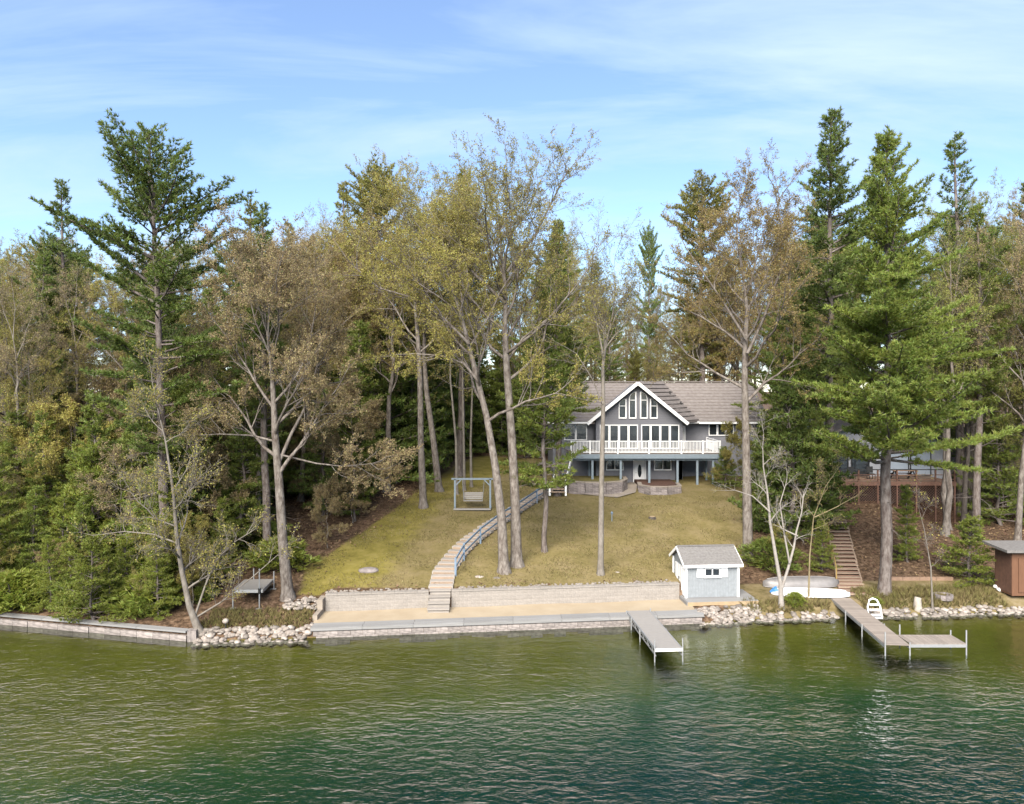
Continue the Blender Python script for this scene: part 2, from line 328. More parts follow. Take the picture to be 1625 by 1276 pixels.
# lake bed by depth: sandy olive shallows, weedy green slope, deep water's darkening teal painted in
gp = gn('ShaderNodeNewGeometry'); sx = gn('ShaderNodeSeparateXYZ'); t.links.new(gp.outputs['Position'], sx.inputs[0])
dep = gn('ShaderNodeMapRange'); dep.inputs[1].default_value = 0; dep.inputs[2].default_value = -4.8; t.links.new(sx.outputs[2], dep.inputs[0])
dn = gn('ShaderNodeMath', operation='MULTIPLY_ADD'); t.links.new(gnoise(.35, 6, .65), dn.inputs[0]); dn.inputs[1].default_value = .22; t.links.new(dep.outputs[0], dn.inputs[2])
bedc = gramp(dn.outputs[0], [(.10, (0.187, 0.150, 0.051)), (.22, (0.177, 0.159, 0.023)), (.34, (0.126, 0.128, 0.019)), (.50, (0.023, 0.066, 0.023)), (.78, (0.002, 0.033, 0.026))])
bedn = gmix(.35, bedc, gramp(gnoise(1.2, 6, .7), [(.35, (0.014, 0.021, 0.007)), (.6, (0.080, 0.074, 0.023))]))
shal = gn('ShaderNodeMapRange'); shal.inputs[1].default_value = -1.6; shal.inputs[2].default_value = -.9; t.links.new(sx.outputs[2], shal.inputs[0])
bedf = gmix(shal.outputs[0], bedc, bedn)
und = gn('ShaderNodeMapRange'); und.inputs[1].default_value = -.02; und.inputs[2].default_value = .06; t.links.new(sx.outputs[2], und.inputs[0])
c = gmix(und.outputs[0], bedf, c)
t.links.new(c, pb.inputs['Base Color'])
gb = gn('ShaderNodeBump'); gb.inputs['Distance'].default_value = .07; gb.inputs['Strength'].default_value = .8; t.links.new(gnoise(4, 6, .75), gb.inputs['Height']); t.links.new(gb.outputs[0], pb.inputs['Normal'])
gme.materials.append(gm)
go = D.objects.new('ground', gme); COL.objects.link(go); tag(go, kind='structure')

# ------------------------------------------------------------------ water
wm = D.materials.new('lake_water'); wm.use_nodes = True; t = wm.node_tree; t.nodes.clear()
wo = gn('ShaderNodeOutputMaterial'); tr = gn('ShaderNodeBsdfTransparent'); tr.inputs[0].default_value = (.84, .92, .84, 1)
gl = gn('ShaderNodeBsdfGlossy'); gl.inputs['Roughness'].default_value = .02; gl.inputs[0].default_value = (1, 1, 1, 1)
fr = gn('ShaderNodeFresnel'); fr.inputs[0].default_value = 1.333; mxw = gn('ShaderNodeMixShader')
def wnoise(scale, st, rot, detail=2, dist=0.0):
    q = gn('ShaderNodeTexNoise'); q.inputs['Scale'].default_value = scale; q.inputs['Detail'].default_value = detail; q.inputs['Distortion'].default_value = dist
    m_ = gn('ShaderNodeMapping'); m_.inputs['Scale'].default_value = st; m_.inputs['Rotation'].default_value = (0, 0, R(rot)); t.links.new(gn('ShaderNodeTexCoord').outputs['Object'], m_.inputs[0]); t.links.new(m_.outputs[0], q.inputs['Vector']); return q.outputs[0]
a1 = gn('ShaderNodeMath', operation='MULTIPLY_ADD'); t.links.new(wnoise(1.5, (.8, 1.5, 1), 12, 3, .6), a1.inputs[0]); a1.inputs[1].default_value = .135
a2 = gn('ShaderNodeMath', operation='MULTIPLY'); t.links.new(wnoise(4.6, (.75, 1.3, 1), -14, 3, .4), a2.inputs[0]); a2.inputs[1].default_value = .065
t.links.new(a2.outputs[0], a1.inputs[2])
# gusts: calmer patches, calmer by the shore in the lee of the trees
gx = gn('ShaderNodeSeparateXYZ'); t.links.new(gn('ShaderNodeTexCoord').outputs['Object'], gx.inputs[0])
lee = gn('ShaderNodeMapRange', interpolation_type='SMOOTHSTEP'); lee.inputs[1].default_value = 37; lee.inputs[2].default_value = 27; lee.inputs[3].default_value = .22; lee.inputs[4].default_value = 1.25; t.links.new(gx.outputs[1], lee.inputs[0])
gu = gn('ShaderNodeMapRange'); gu.inputs[1].default_value = .35; gu.inputs[2].default_value = .65; gu.inputs[3].default_value = .55; gu.inputs[4].default_value = 1.15; t.links.new(wnoise(.09, (1, 1.6, 1), 25, 2), gu.inputs[0])
am = gn('ShaderNodeMath', operation='MULTIPLY'); t.links.new(lee.outputs[0], am.inputs[0]); t.links.new(gu.outputs[0], am.inputs[1])
hh = gn('ShaderNodeMath', operation='MULTIPLY'); t.links.new(a1.outputs[0], hh.inputs[0]); t.links.new(am.outputs[0], hh.inputs[1])
wb = gn('ShaderNodeBump'); wb.inputs['Strength'].default_value = 1.0; wb.inputs['Distance'].default_value = 1.0; t.links.new(hh.outputs[0], wb.inputs['Height'])
t.links.new(wb.outputs[0], gl.inputs['Normal']); t.links.new(wb.outputs[0], fr.inputs['Normal'])
t.links.new(fr.outputs[0], mxw.inputs[0]); t.links.new(tr.outputs[0], mxw.inputs[1]); t.links.new(gl.outputs[0], mxw.inputs[2]); t.links.new(mxw.outputs[0], wo.inputs[0])
WX, WS = np.meshgrid(np.unique(np.concatenate([np.linspace(-500, 500, 26), SHX[1:-1]])), np.concatenate([np.linspace(-650, -50, 8), np.linspace(-45, 0.9, 12)]))
WY = WS+shore(WX); wi = np.arange(WX.size).reshape(WX.shape)
wme = mesh_np('water', np.stack([WX, WY, WX*0], -1), [np.stack([wi[:-1, :-1], wi[:-1, 1:], wi[1:, 1:], wi[1:, :-1]], -1).reshape(-1, 4)], wm, True)
wob = D.objects.new('water', wme); COL.objects.link(wob); tag(wob, kind='structure')

# ------------------------------------------------------------------ tree makers
def unit(v): return v/np.maximum(np.linalg.norm(v, axis=-1, keepdims=True), 1e-9)
def tubes_np(branches):
    """branches: list of (pts(n,3), radii(n), sides) -> V, quads"""
    Vs, Qs, k = [], [], 0
    for P, rad, n in branches:
        m = len(P); d = np.empty_like(P); d[1:-1] = P[2:]-P[:-2]; d[0] = P[1]-P[0]; d[-1] = P[-1]-P[-2]; d = unit(d)
        up = np.array([0., 0, 1]) if abs(d[0, 2]) < .9 else np.array([0., 1, 0])
        r = unit(np.cross(d, up)); u = np.cross(r, d)
        a = np.arange(n)*2*np.pi/n
        V = P[:, None]+(r[:, None]*np.cos(a)[None, :, None]+u[:, None]*np.sin(a)[None, :, None])*np.asarray(rad)[:, None, None]
        Vs.append(V.reshape(-1, 3))
        i = np.arange(m-1)[:, None]*n; j = np.arange(n)[None]; A = k+i+j; B = k+i+(j+1) % n
        Qs.append(np.stack([A, B, B+n, A+n], -1).reshape(-1, 4)); k += m*n
    return np.concatenate(Vs), np.concatenate(Qs)
def needles(P, Dr, g, k=8, ln=.2, wd=.035, spread=.75):
    n = len(P); P = np.repeat(P, k, 0); d = unit(np.repeat(Dr, k, 0)+g.normal(0, spread, (n*k, 3))); s = unit(np.cross(d, g.normal(0, 1, (n*k, 3))))
    L = ln*g.uniform(.7, 1.25, (n*k, 1)); q = wd*g.uniform(.8, 1.2, (n*k, 1))
    V = np.stack([P-s*q/2, P+s*q/2, P+d*L], 1).reshape(-1, 3); return V, np.arange(n*k*3).reshape(-1, 3)
def leaves(P, Dr, g, k=2, ln=.15, wd=.07, spread=.9):
    n = len(P); P = np.repeat(P, k, 0)+g.normal(0, .05, (n*k, 3)); d = unit(np.repeat(Dr, k, 0)+g.normal(0, spread, (n*k, 3))); s = unit(np.cross(d, g.normal(0, 1, (n*k, 3))))
    L = ln*g.uniform(.6, 1.3, (n*k, 1)); q = wd*g.uniform(.7, 1.2, (n*k, 1))
    V = np.stack([P, P+d*L*.5+s*q*.5, P+d*L, P+d*L*.5-s*q*.5], 1).reshape(-1, 3); return V, np.arange(n*k*4).reshape(-1, 4)
def poly(p, d, L, n, g, wander=.12, up=0.0):
    pts = [np.array(p, float)]; d = np.array(d, float)
    for i in range(n):
        d = unit(d+g.normal(0, wander, 3)+np.array([0, 0, up])); pts.append(pts[-1]+d*L/n)
    return np.array(pts)
def pine(seed, H=26., cb=.35, Rm=3.8, shape='old', step=.55, per=4, tuft=.25, dead=10, r0=.30, droop=0.0, wid=.062, kn=9, lean=0.0):
    g = np.random.default_rng(seed); br = []; TP, TD = [], []
    nz = 16; tz = np.linspace(0, H, nz); wob_ = np.cumsum(g.normal(0, .06, (nz, 2)), 0); wob_ -= wob_[0]; wob_[:, 0] += lean*(tz/H)**1.5
    tr_ = np.column_stack([wob_, tz]); rad = r0*(1-tz/H)**.8+.02
    fl = lambda h: np.array([np.interp(h, tz, tr_[:, 0]), np.interp(h, tz, tr_[:, 1]), h])
    br.append((np.vstack([fl(-.2), fl(.12), fl(.45), fl(1.0), tr_[1:]]), np.concatenate([r0*np.array([1.75, 1.45, 1.16, 1.03]), rad[1:]]), 9))
    at = lambda z: np.array([np.interp(z, tz, tr_[:, 0]), np.interp(z, tz, tr_[:, 1]), z])
    z = cb*H; az = g.uniform(0, 6.28)
    sect = g.uniform(.6, 1.25, 8)
    while z < H*.985:
        tt = (z-cb*H)/(H-cb*H)
        base = {'old': Rm*(1-tt**2.2)*(.62+.38*math.sin(min(1, tt*2.2+.25)*math.pi/2)), 'cone': Rm*(1-tt)**.75+.35, 'flat': Rm*(.55+.6*math.sin(tt*2.6))*(1-tt**9)}[shape]
        for b in range(per):
            az += 2.4+g.normal(0, .35); L = max(.5, base*g.uniform(.55, 1.15)*sect[int(az/6.2832*8) % 8])
            if g.random() < .16: continue
            el = (.05+.75*tt**1.6)-droop*(1-tt)+g.normal(0, .16)
            d = np.array([math.cos(az)*math.cos(el), math.sin(az)*math.cos(el), math.sin(el)])
            P = poly(at(z+g.uniform(-.35, .35)), d, L, 5, g, .07, .05 if droop == 0 else .03)
            br.append((P, np.linspace(.014*L+.012, .006, 6), 4))
            nsx = max(4, int(L/.19))
            for j in range(nsx):
                u = .22+.78*(j+g.random())/nsx; q = u*5; i = min(4, int(q)); p = P[i]+(P[i+1]-P[i])*(q-i)
                sgn = 1 if j % 2 else -1; bd = unit(P[i+1]-P[i]); side = unit(np.cross(bd, [0, 0, 1]))*sgn
                sd_ = unit(bd*g.uniform(.5, 1.0)+side*g.uniform(.5, 1.0)+np.array([0, 0, g.uniform(-.02, .25)]))
                sl_ = (.25+.30*L*(1.05-u)*g.uniform(.6, 1.2)); sl_ = min(sl_, 1.5)
                E = p+sd_*sl_; br.append((np.array([p, E]), np.array([.008, .004]), 3))
                nt_ = max(2, int(sl_/.14))
                for m_ in range(nt_):
                    uu = (m_+.6)/nt_; TP.append(p+sd_*sl_*uu+g.normal(0, .05, 3)); TD.append(sd_+np.array([0, 0, .35]))
            TP.append(P[-1]); TD.append(unit(P[-1]-P[-2]))
        z += step*g.uniform(.7, 1.3)*(1.15-.45*tt)
    for j in range(5): TP.append(at(H)-[0, 0, .12*j]); TD.append(np.array([0, 0, 1.]))
    for j in range(dead):
        z = g.uniform(.12*H, (cb+.12)*H); az = g.uniform(0, 6.28); L = g.uniform(.8, 3.0)
        P = poly(at(z), (math.cos(az), math.sin(az), -.1), L, 4, g, .15, -.05); br.append((P, np.linspace(.03, .006, 5), 3))
        for q in range(5):
            i = g.integers(1, 5); br.append((poly(P[i], unit(P[i]-P[i-1])+g.normal(0, .6, 3), L*.35, 2, g, .2, -.1), np.array([.012, .008, .004]), 3))
    V, Q = tubes_np(br); NV, NT = needles(np.array(TP), np.array(TD), g, kn, tuft, wid)
    return mesh_np('pine_wood', V, [Q], M['bark_pine'], True), mesh_np('pine_needles', NV, [NT], M['needle'], False), float(NV[:, 2].max())
def decid(seed, H=22., fork=.4, spread=.5, limbs=10, leafn=4, leafk=3, lsize=.098, r0=.26, trunk=None, dense=1.0, side_from=.38, top=1.0, twig=1.0, bark='bark_grey', extra=()):
    g = np.random.default_rng(seed); br = []; LP, LD = [], []
    if trunk is None:
        nz = 12; tz = np.linspace(0, H*.80, nz); wob_ = np.cumsum(g.normal(0, .13, (nz, 2)), 0); wob_ -= wob_[0]; T = np.column_stack([wob_, tz])
    else: T = np.array(trunk, float)
    m = len(T); u_ = np.linspace(0, 1, m); rad = r0*(1-u_*.88); d0 = unit(T[1]-T[0])
    br.append((np.vstack([T[0]-d0*.25, T[0]+d0*.1, T[0]+d0*.4, T[0]+d0*.9, T[1:]]), np.concatenate([r0*np.array([1.8, 1.45, 1.15, 1.02]), rad[1:]]), 9))
    def at(u):
        q = u*(m-1); i = min(m-2, int(q)); return T[i]+(T[i+1]-T[i])*(q-i), unit(T[i+1]-T[i])
    def sub(p, d, L, r, lev):
        n = (5, 4, 3, 2)[lev]; P = poly(p, d, L, n, g, (.16, .17, .2, .22)[lev], (.07, .05, .03, .0)[lev])
        br.append((P, np.linspace(r, r*.35 if lev < 3 else .004, n+1), (6, 4, 3, 3)[lev]))
        if lev == 3:
            for j in range(leafn):
                uu = (j+.7)/leafn; q = uu*n; i = min(n-1, int(q)); LP.append(P[i]+(P[i+1]-P[i])*(q-i)); LD.append(unit(P[i+1]-P[i]))
            return
        cnt = max(2, int(round((7, 5, 5)[lev]*dense*g.uniform(.8, 1.2))))
        for j in range(cnt):
            u = .28+.72*(j+g.random())/cnt; q = u*n; i = min(n-1, int(q)); pp = P[i]+(P[i+1]-P[i])*(q-i); bd = unit(P[i+1]-P[i])
            rv = unit(np.cross(bd, g.normal(0, 1, 3))); ang = g.uniform(.45, .95)
            nd = unit(bd*math.cos(ang)+rv*math.sin(ang)+np.array([0, 0, .12]))
            nl = L*g.uniform(.38, .62)*(1.15-.45*u)*(twig if lev == 2 else 1)
            sub(pp, nd, max(nl, .3), max(r*.45*(1.1-.5*u), .006), lev+1)
        if lev < 2: sub(P[-1], unit(P[-1]-P[-2]), L*.45, r*.4, lev+1)
    for j in range(limbs):
        u = side_from+(1-side_from)*(j+g.random()*.7)/limbs; u = min(u, 1); p, td = at(u); az = j*2.4+g.normal(0, .4)
        el = .25+.85*u*top+g.normal(0, .12)
        d = np.array([math.cos(az)*math.cos(el), math.sin(az)*math.cos(el), math.sin(el)])
        L = H*spread*(.50-.22*abs(u-.6))*g.uniform(.8, 1.2)
        sub(p, d, L, r0*(1-u*.75)*.48, 0)
    sub(T[-1], unit(T[-1]-T[-2]), H*.2, r0*.16, 0)
    for P, r in extra:
        P = np.array(P, float); n = len(P); br.append((P, np.linspace(r, r*.3, n), 6))
        for j in range(int(n*2.2*dense)):
            u = .2+.8*g.random(); q = u*(n-1); i = min(n-2, int(q)); bd = unit(P[i+1]-P[i]); rv = unit(np.cross(bd, g.normal(0, 1, 3)))
            sub(P[i]+(P[i+1]-P[i])*(q-i), unit(bd*.6+rv*.7+np.array([0, 0, .15])), H*.09*g.uniform(.6, 1.3), r*.35, 1)
        sub(P[-1], unit(P[-1]-P[-2]), H*.1, r*.3, 1)
    V, Q = tubes_np(br); LV, LQ = leaves(np.array(LP), np.array(LD), g, leafk, lsize, lsize*.55)
    return mesh_np('tree_wood', V, [Q], M[bark], True), mesh_np('tree_leaves', LV, [LQ], M['leaf_yellow'], False), float(V[:, 2].max())
def bushy(seed, H, Rm, n, ln, wd, k=7, shape='cone', stems=3):
    """dense shrub of upright sprays on short twigs"""
    g = np.random.default_rng(seed); br = []; TP, TD = [], []
    for s_ in range(stems):
        a = g.uniform(0, 6.28); P = poly((math.cos(a)*.1, math.sin(a)*.1, 0), (math.cos(a)*.15*Rm/H*3, math.sin(a)*.15*Rm/H*3, 1), H*.9, 6, g, .06, .03); br.append((P, np.linspace(.06, .012, 7), 5))
    lob = g.uniform(.5, 1.3, (6, 10))
    for i in range(n):
        tz = g.random()**.8; a = g.uniform(0, 6.28)
        prof = {'cone': (1-tz)**.7*(.35+.65*min(1, tz*5+.3)), 'round': math.sin(math.pi*min(1, .15+tz*.85))**.6}[shape]
        r = Rm*prof*lob[int(tz*5.99), int(a/6.2832*10) % 10]*g.uniform(.25, 1.0)**.5
        p = np.array([math.cos(a)*r, math.sin(a)*r, H*(.04+.96*tz)]); o = np.array([math.cos(a), math.sin(a), .7])
        if i % 6 == 0: br.append((np.array([[p[0]*.1, p[1]*.1, max(.05, p[2]-.5*r)], p]), np.array([.012, .004]), 3))
        TP.append(p); TD.append(o)
    V, Q = tubes_np(br); NV, NT = needles(np.array(TP), np.array(TD), g, k, ln, wd, .6)
    return mesh_np('shrub_wood', V, [Q], M['bark_dark'], True), mesh_np('shrub_foliage', NV, [NT], M['cedar'], False), H
def put(name, proto, X, Y, H, label, cat='tree', group=None, leaf=None, bark=None, rz=None, z=None, sx=1.0):
    wmesh, lmesh, h0 = proto; s = H/h0; z = gz(X, Y)-.05 if z is None else z
    e = D.objects.new(name, None); COL.objects.link(e); e.location = (X, Y, z); e.scale = (s*sx, s*sx, s); e.rotation_euler = (0, 0, random.uniform(0, 6.28) if rz is None else rz)
    tag(e, label, cat, group)
    for nm, me, mt in (('trunk', wmesh, bark), ('crown', lmesh, leaf)):
        o = D.objects.new(nm, me); COL.objects.link(o); o.parent = e
        if mt: o.material_slots[0].link = 'OBJECT'; o.material_slots[0].material = M[mt]
    return e
def putpx(name, proto, px, Y, pytop, label, **k):
    X = PX(px, Y); return put(name, proto, X, Y, PZ(pytop, Y)-gz(X, Y), label, **k)

# ================================================================== built things
def lpart(mb, name, m, parent, smooth=False):
    o = D.objects.new(name, mb.mesh(name, m, smooth)); COL.objects.link(o); o.parent = parent; WM[o] = WM[parent].copy(); return o
def lpiece(name, m, parent, c, d, rz=0., rx=0., ry=0.):
    o = piece(name, m, None, (0, 0, 0), (1, 1, 1)); o.parent = parent
    o.matrix_basis = Matrix.Translation(Vector(c)) @ Matrix.Rotation(rz, 4, 'Z') @ Matrix.Rotation(ry, 4, 'Y') @ Matrix.Rotation(rx, 4, 'X') @ Matrix.Diagonal((d[0], d[1], d[2], 1)); return o
def rthing(name, label, cat, loc, rz, group=None):
    o = thing(name, label, cat, loc, group); o.rotation_euler = (0, 0, rz); WM[o] = Matrix.Translation(Vector(loc)) @ Matrix.Rotation(rz, 4, 'Z'); return o
def arch(x0, x1, z0, z1, rise, side=0, n=8):
    """outline of a window whose head is arched; side -1/1: quarter arch falling to that side"""
    pts = [(x0, z0), (x1, z0)]
    if not rise: return pts+[(x1, z1), (x0, z1)]
    if side == 0: return pts+[((x0+x1)/2+(x1-x0)/2*math.cos(a), z1-rise+rise*math.sin(a)) for a in np.linspace(0, math.pi, 2*n)]
    q = [(math.cos(a)*(x1-x0), z1-rise+rise*math.sin(a)) for a in np.linspace(0, math.pi/2, n)]
    if side > 0: return pts+[(x0+c, z) for c, z in q]
    return pts+[(x1-c, z) for c, z in q[::-1]]
def window(parent, outline, y, fw=.07, bars=(), world=True, m=None, glass=None):
    """frame ring and pane facing -Y; bars = list of ((x,z),(x,z))"""
    m = m or M['white']; cx = sum(p[0] for p in outline)/len(outline); cz = sum(p[1] for p in outline)/len(outline)
    hw = max(abs(p[0]-cx) for p in outline); hh = max(abs(p[1]-cz) for p in outline)
    inn = [(cx+(x-cx)*(1-fw/hw), cz+(z-cz)*(1-fw/hh)) for x, z in outline]; n = len(outline); f = MB(); k = 0
    for ring, yy in ((outline, y), (outline, y-.07), (inn, y-.07), (inn, y-.015)): f.v += [(x, yy, z) for x, z in ring]
    for a in range(3): f.q += [(a*n+i, a*n+(i+1) % n, (a+1)*n+(i+1) % n, (a+1)*n+i) for i in range(n)]
    bl = lpart if not world else None
    fo = f.build('window', m, parent) if world else lpart(f, 'window', m, parent)
    g = MB().face([(x, y-.02, z) for x, z in inn]); go_ = g.build('pane', glass or M['glass'], fo) if world else lpart(g, 'pane', glass or M['glass'], fo)
    for a, b in bars:
        q = MB().bar((a[0], y-.045, a[1]), (b[0], y-.045, b[1]), .05)
        q.build('glazing_bar', m, fo) if world else lpart(q, 'glazing_bar', m, fo)
    return fo

# ---- main house (gable front at Y=65, facing the lake)
HS = thing('lake_house', 'grey lake house with white-trimmed gable and pale tiled roof above the lawn', 'house', (10.66, 65, 3.98))
MB().prism([(3.6, 66.8, 3.6), (3.6, 76.2, 3.6), (3.6, 76.2, 9.3), (3.6, 71.5, 12.5), (3.6, 66.8, 9.3)], (18.5, 0, 0)).build('wall', M['siding'], HS)
MB().prism([(7.2, 65, 3.6), (14.62, 65, 3.6), (14.62, 65, 9.3), (10.66, 65, 12.5), (7.2, 65, 9.62)], (0, 3, 0)).build('gable_wall', M['siding'], HS)
for k in range(28):                                                    # lap siding boards on the gable front
    z0 = 6.85+k*.205; z1 = z0+.2
    if z0 > 12.2: break
    xl = 7.2 if z1 < 9.5 else 7.2+(z1-9.5)*1.19; xr = 14.62 if z1 < 9.2 else 14.62-(z1-9.2)*1.22
    if xr-xl > .4: piece('siding_board', M['siding'], HS, ((xl+xr)/2, 64.985, (z0+z1)/2), (xr-xl, .03, .197), rx=.05)
NCO = 13
rf = MB().prism([(3.2, 66.15, 9.18), (3.2, 71.5, 12.55), (3.2, 76.85, 9.18), (3.2, 76.85, 9.06), (3.2, 71.5, 12.42), (3.2, 66.15, 9.06)], (19.3, 0, 0)).build('roof', M['roof_dark'], HS)
for k in range(NCO):
    t0, t1 = (k+.22)/NCO, (k+1.0)/NCO; p = lambda t_, o_: (66.1+5.4*t_, 9.2+3.4*t_+o_)  # bare gaps show the dark under-roof, standing in for shadow lines between courses
    a, b, c_, d_ = p(t0, .11), p(t1, .07), p(t1, .0), p(t0, .0)
    MB().prism([(3.15, *a), (3.15, *b), (3.15, *c_), (3.15, *d_)], (19.4, 0, 0)).build('roof_course', M['roof'], rf)
MB().bar((3.1, 71.5, 12.76), (22.6, 71.5, 12.76), .3, .12).build('ridge_cap', M['roof_dark'], rf)
A = Vector((10.66, 64.25, 12.74)); E = Vector((14.85, 64.25, 9.33)); Vv = Vector((16.35, 66.2, 9.33)); Rr = Vector((14.15, 71.3, 12.74))
EL = Vector((6.45, 64.25, 9.33)); VL = Vector((7.75, 66.6, 9.33)); RL = Rr.copy()
gr = MB().prism([A, E, Vv, Rr], (0, 0, -.1)).prism([A, RL, VL, EL], (0, 0, -.1)).build('gable_roof', M['roof_dark'], HS)
up = Vector((0, 0, 1))
for s_, (P0, P1, Q0, Q1) in enumerate(((A, E, Rr, Vv), (A, EL, RL, VL))):
    for k in range(10):
        t0, t1 = k/10, (k+.88)/10  # dark under-roof left bare between courses imitates their shadow lines
        a, b, c_, d_ = P0.lerp(P1, t0), P0.lerp(P1, t1), Q0.lerp(Q1, t1), Q0.lerp(Q1, t0)
        MB().prism([a+up*.05, b+up*.10, c_+up*.10, d_+up*.05], (0, 0, -.04)).build('roof_course', M['roof'], gr)
for a, b in ((A, E), (A, EL)):
    dd = (b-a).normalized(); MB().bar(a+Vector((0, -.03, -.12)), b+dd*.1+Vector((0, -.03, -.12)), .06, .27).build('rake_board', M['white'], HS)
MB().bar((14.8, 64.6, 9.22), (16.3, 66.1, 9.22), .05, .18).build('gutter', M['white'], HS)
MB().bar((16.3, 66.08, 9.16), (22.5, 66.08, 9.16), .1, .16).build('gutter', M['white'], HS)
MB().bar((3.1, 66.08, 9.16), (6.9, 66.08, 9.16), .1, .16).build('gutter', M['white'], HS)
MB().tube([(14.2, 68.2, 11.2), (14.2, 68.2, 11.9)], .06, 8).build('vent_pipe', M['black'], HS); MB().tube([(15.0, 67.4, 10.4), (15.0, 67.4, 11.0)], .06, 8).build('vent_pipe', M['black'], HS)
for x0, x1, zt, zb_, sd in ((9.13, 9.80, 11.28, 10.66, -1), (10.0, 10.64, 11.88, 11.16, -1), (10.95, 11.6, 11.88, 11.16, 1), (11.8, 12.45, 11.28, 10.66, 1)):
    window(HS, arch(x0, x1, 9.58, zt, zt-zb_-.05, sd), 64.96, .10, [((x0+.04, zb_), (x1-.04, zb_))])
for g0 in (7.52, 11.05):
    for k in range(4): window(HS, arch(g0+k*.82, g0+k*.82+.80, 7.0, 9.06, 0), 64.96, .08)
for x0, x1 in ((17.3, 18.05), (18.07, 18.8), (18.82, 19.5)): window(HS, arch(x0, x1, 8.0, 9.05, 0), 66.78, .07)
for x0, x1 in ((4.6, 5.6), (5.62, 6.6)): window(HS, arch(x0, x1, 7.6, 9.0, 0), 66.78, .07)
window(HS, arch(8.05, 9.55, 5.15, 6.15, .5), 64.96, .08, [((8.8, 5.2), (8.8, 6.1))])
window(HS, arch(12.15, 13.65, 5.15, 6.12, 0), 64.96, .09, [((12.9, 5.2), (12.9, 6.1))])
dr = MB().box((10.92, 64.95, 4.98), (.86, .08, 2.0)).build('door', M['white'], HS)
MB().prism([(10.92+.17*math.cos(a), 64.90, 5.1+.55*math.sin(a)) for a in np.linspace(0, 2*math.pi, 20)[:-1]], (0, .02, 0)).build('oval_pane', M['glass'], dr)
MB().tube([(10.6, 64.88, 4.95), (10.6, 64.82, 4.95)], .035, 8).build('door_knob', M['chain'], dr)
for x in (10.42, 11.42): MB().box((x, 64.94, 5.0), (.1, .1, 2.1)).build('door_frame', M['white'], HS)
sdn = MB().box((14.98, 66.72, 7.85), (.55, .1, 2.05)).build('side_door', M['white'], HS)
MB().box((14.3, 66.0, 5.0), (.6, 2.0, 2.6)).build('foundation_return', M['siding'], HS)
# deck round the gable
DK = thing('house_deck', 'raised deck with white baluster railing and slate-blue posts across the house front', 'deck', (10.9, 62.3, 4.3))
fl = MB().box((10.95, 64.45, 6.74), (12.3, 4.5, .10)).build('floor', M['dockwood'], DK)
for k in range(31): piece('deck_board', M['dockwood'], DK, (10.95, 62.24+k*.145, 6.80), (12.34, .135, .03)) if 62.24+k*.145 < 64.9 else None
MB().box((10.95, 62.17, 6.60), (12.4, .05, .36)).build('fascia', M['trim_blue'], DK); MB().box((17.12, 64.4, 6.60), (.05, 4.5, .36)).build('fascia', M['trim_blue'], DK)
MB().box((10.95, 62.5, 6.33), (12.2, .14, .18)).build('beam', M['trim_blue'], DK)
PXS = [4.85, 6.40, 8.67, 11.23, 13.89, 15.65, 17.05]
for i, x in enumerate(PXS): piece('railing_post', M['white'], DK, (x, 62.24, 7.33), (.13, .13, 1.14))
for y in (64.3, 66.4): piece('railing_post', M['white'], DK, (17.05, y, 7.33), (.12, .12, 1.12))
def rail(a, b):
    a = Vector(a); b = Vector(b); L = (b-a).length; n = int(L/.115)
    r_ = MB().bar(a+up*1.02, b+up*1.02, .09, .06).build('top_rail', M['white'], DK); MB().bar(a+up*.12, b+up*.12, .06, .06).build('bottom_rail', M['white'], DK)
    q = MB()
    for k in range(1, n): p = a.lerp(b, k/n); q.box((p.x, p.y, p.z+.57), (.04, .04, .88))
    tag(q.build('balusters', M['white'], DK), kind='stuff')
for i in range(6): rail((PXS[i]+.06, 62.24, 6.82), (PXS[i+1]-.06, 62.24, 6.82))
rail((17.05, 62.3, 6.82), (17.05, 64.24, 6.82)); rail((17.05, 64.36, 6.82), (17.05, 66.34, 6.82))
for x, zb_ in ((6.62, 4.6), (8.95, 4.6), (11.3, 3.8), (13.62, 4.0), (15.25, 3.8), (16.55, 3.8)):
    MB().box((x, 62.5, (zb_+6.25)/2), (.17, .17, 6.25-zb_)).build('support_post', M['trim_blue'], DK)
for x in (6.6, 16.6): MB().box((x, 64.8, 5.0), (.15, .15, 2.6)).build('support_post', M['trim_blue'], DK)
ST = thing('deck_stairs', 'white stair flight dropping from the left end of the house deck', 'stairs', (4.3, 61, 4.2))
for x in (3.95, 4.95): MB().bar((x, 62.3, 6.65), (x-.75, 60.2, 4.55), .08, .3).build('stringer', M['white'], ST)
for k in range(9): t0 = (k+.5)/9; piece('tread', M['step_dark'], ST, (4.45-.75*t0, 62.3-2.1*t0, 6.68-2.1*t0), (1.05, .26, .05))
for k in range(3): piece('tread', M['step_dark'], ST, (3.55, 59.95-k*.32, 4.45-k*.18), (1.2, .32, .05))
for x in (2.95, 4.2): MB().box((x, 59.3, 4.25), (.14, .14, .9)).build('newel_post', M['white'], ST)
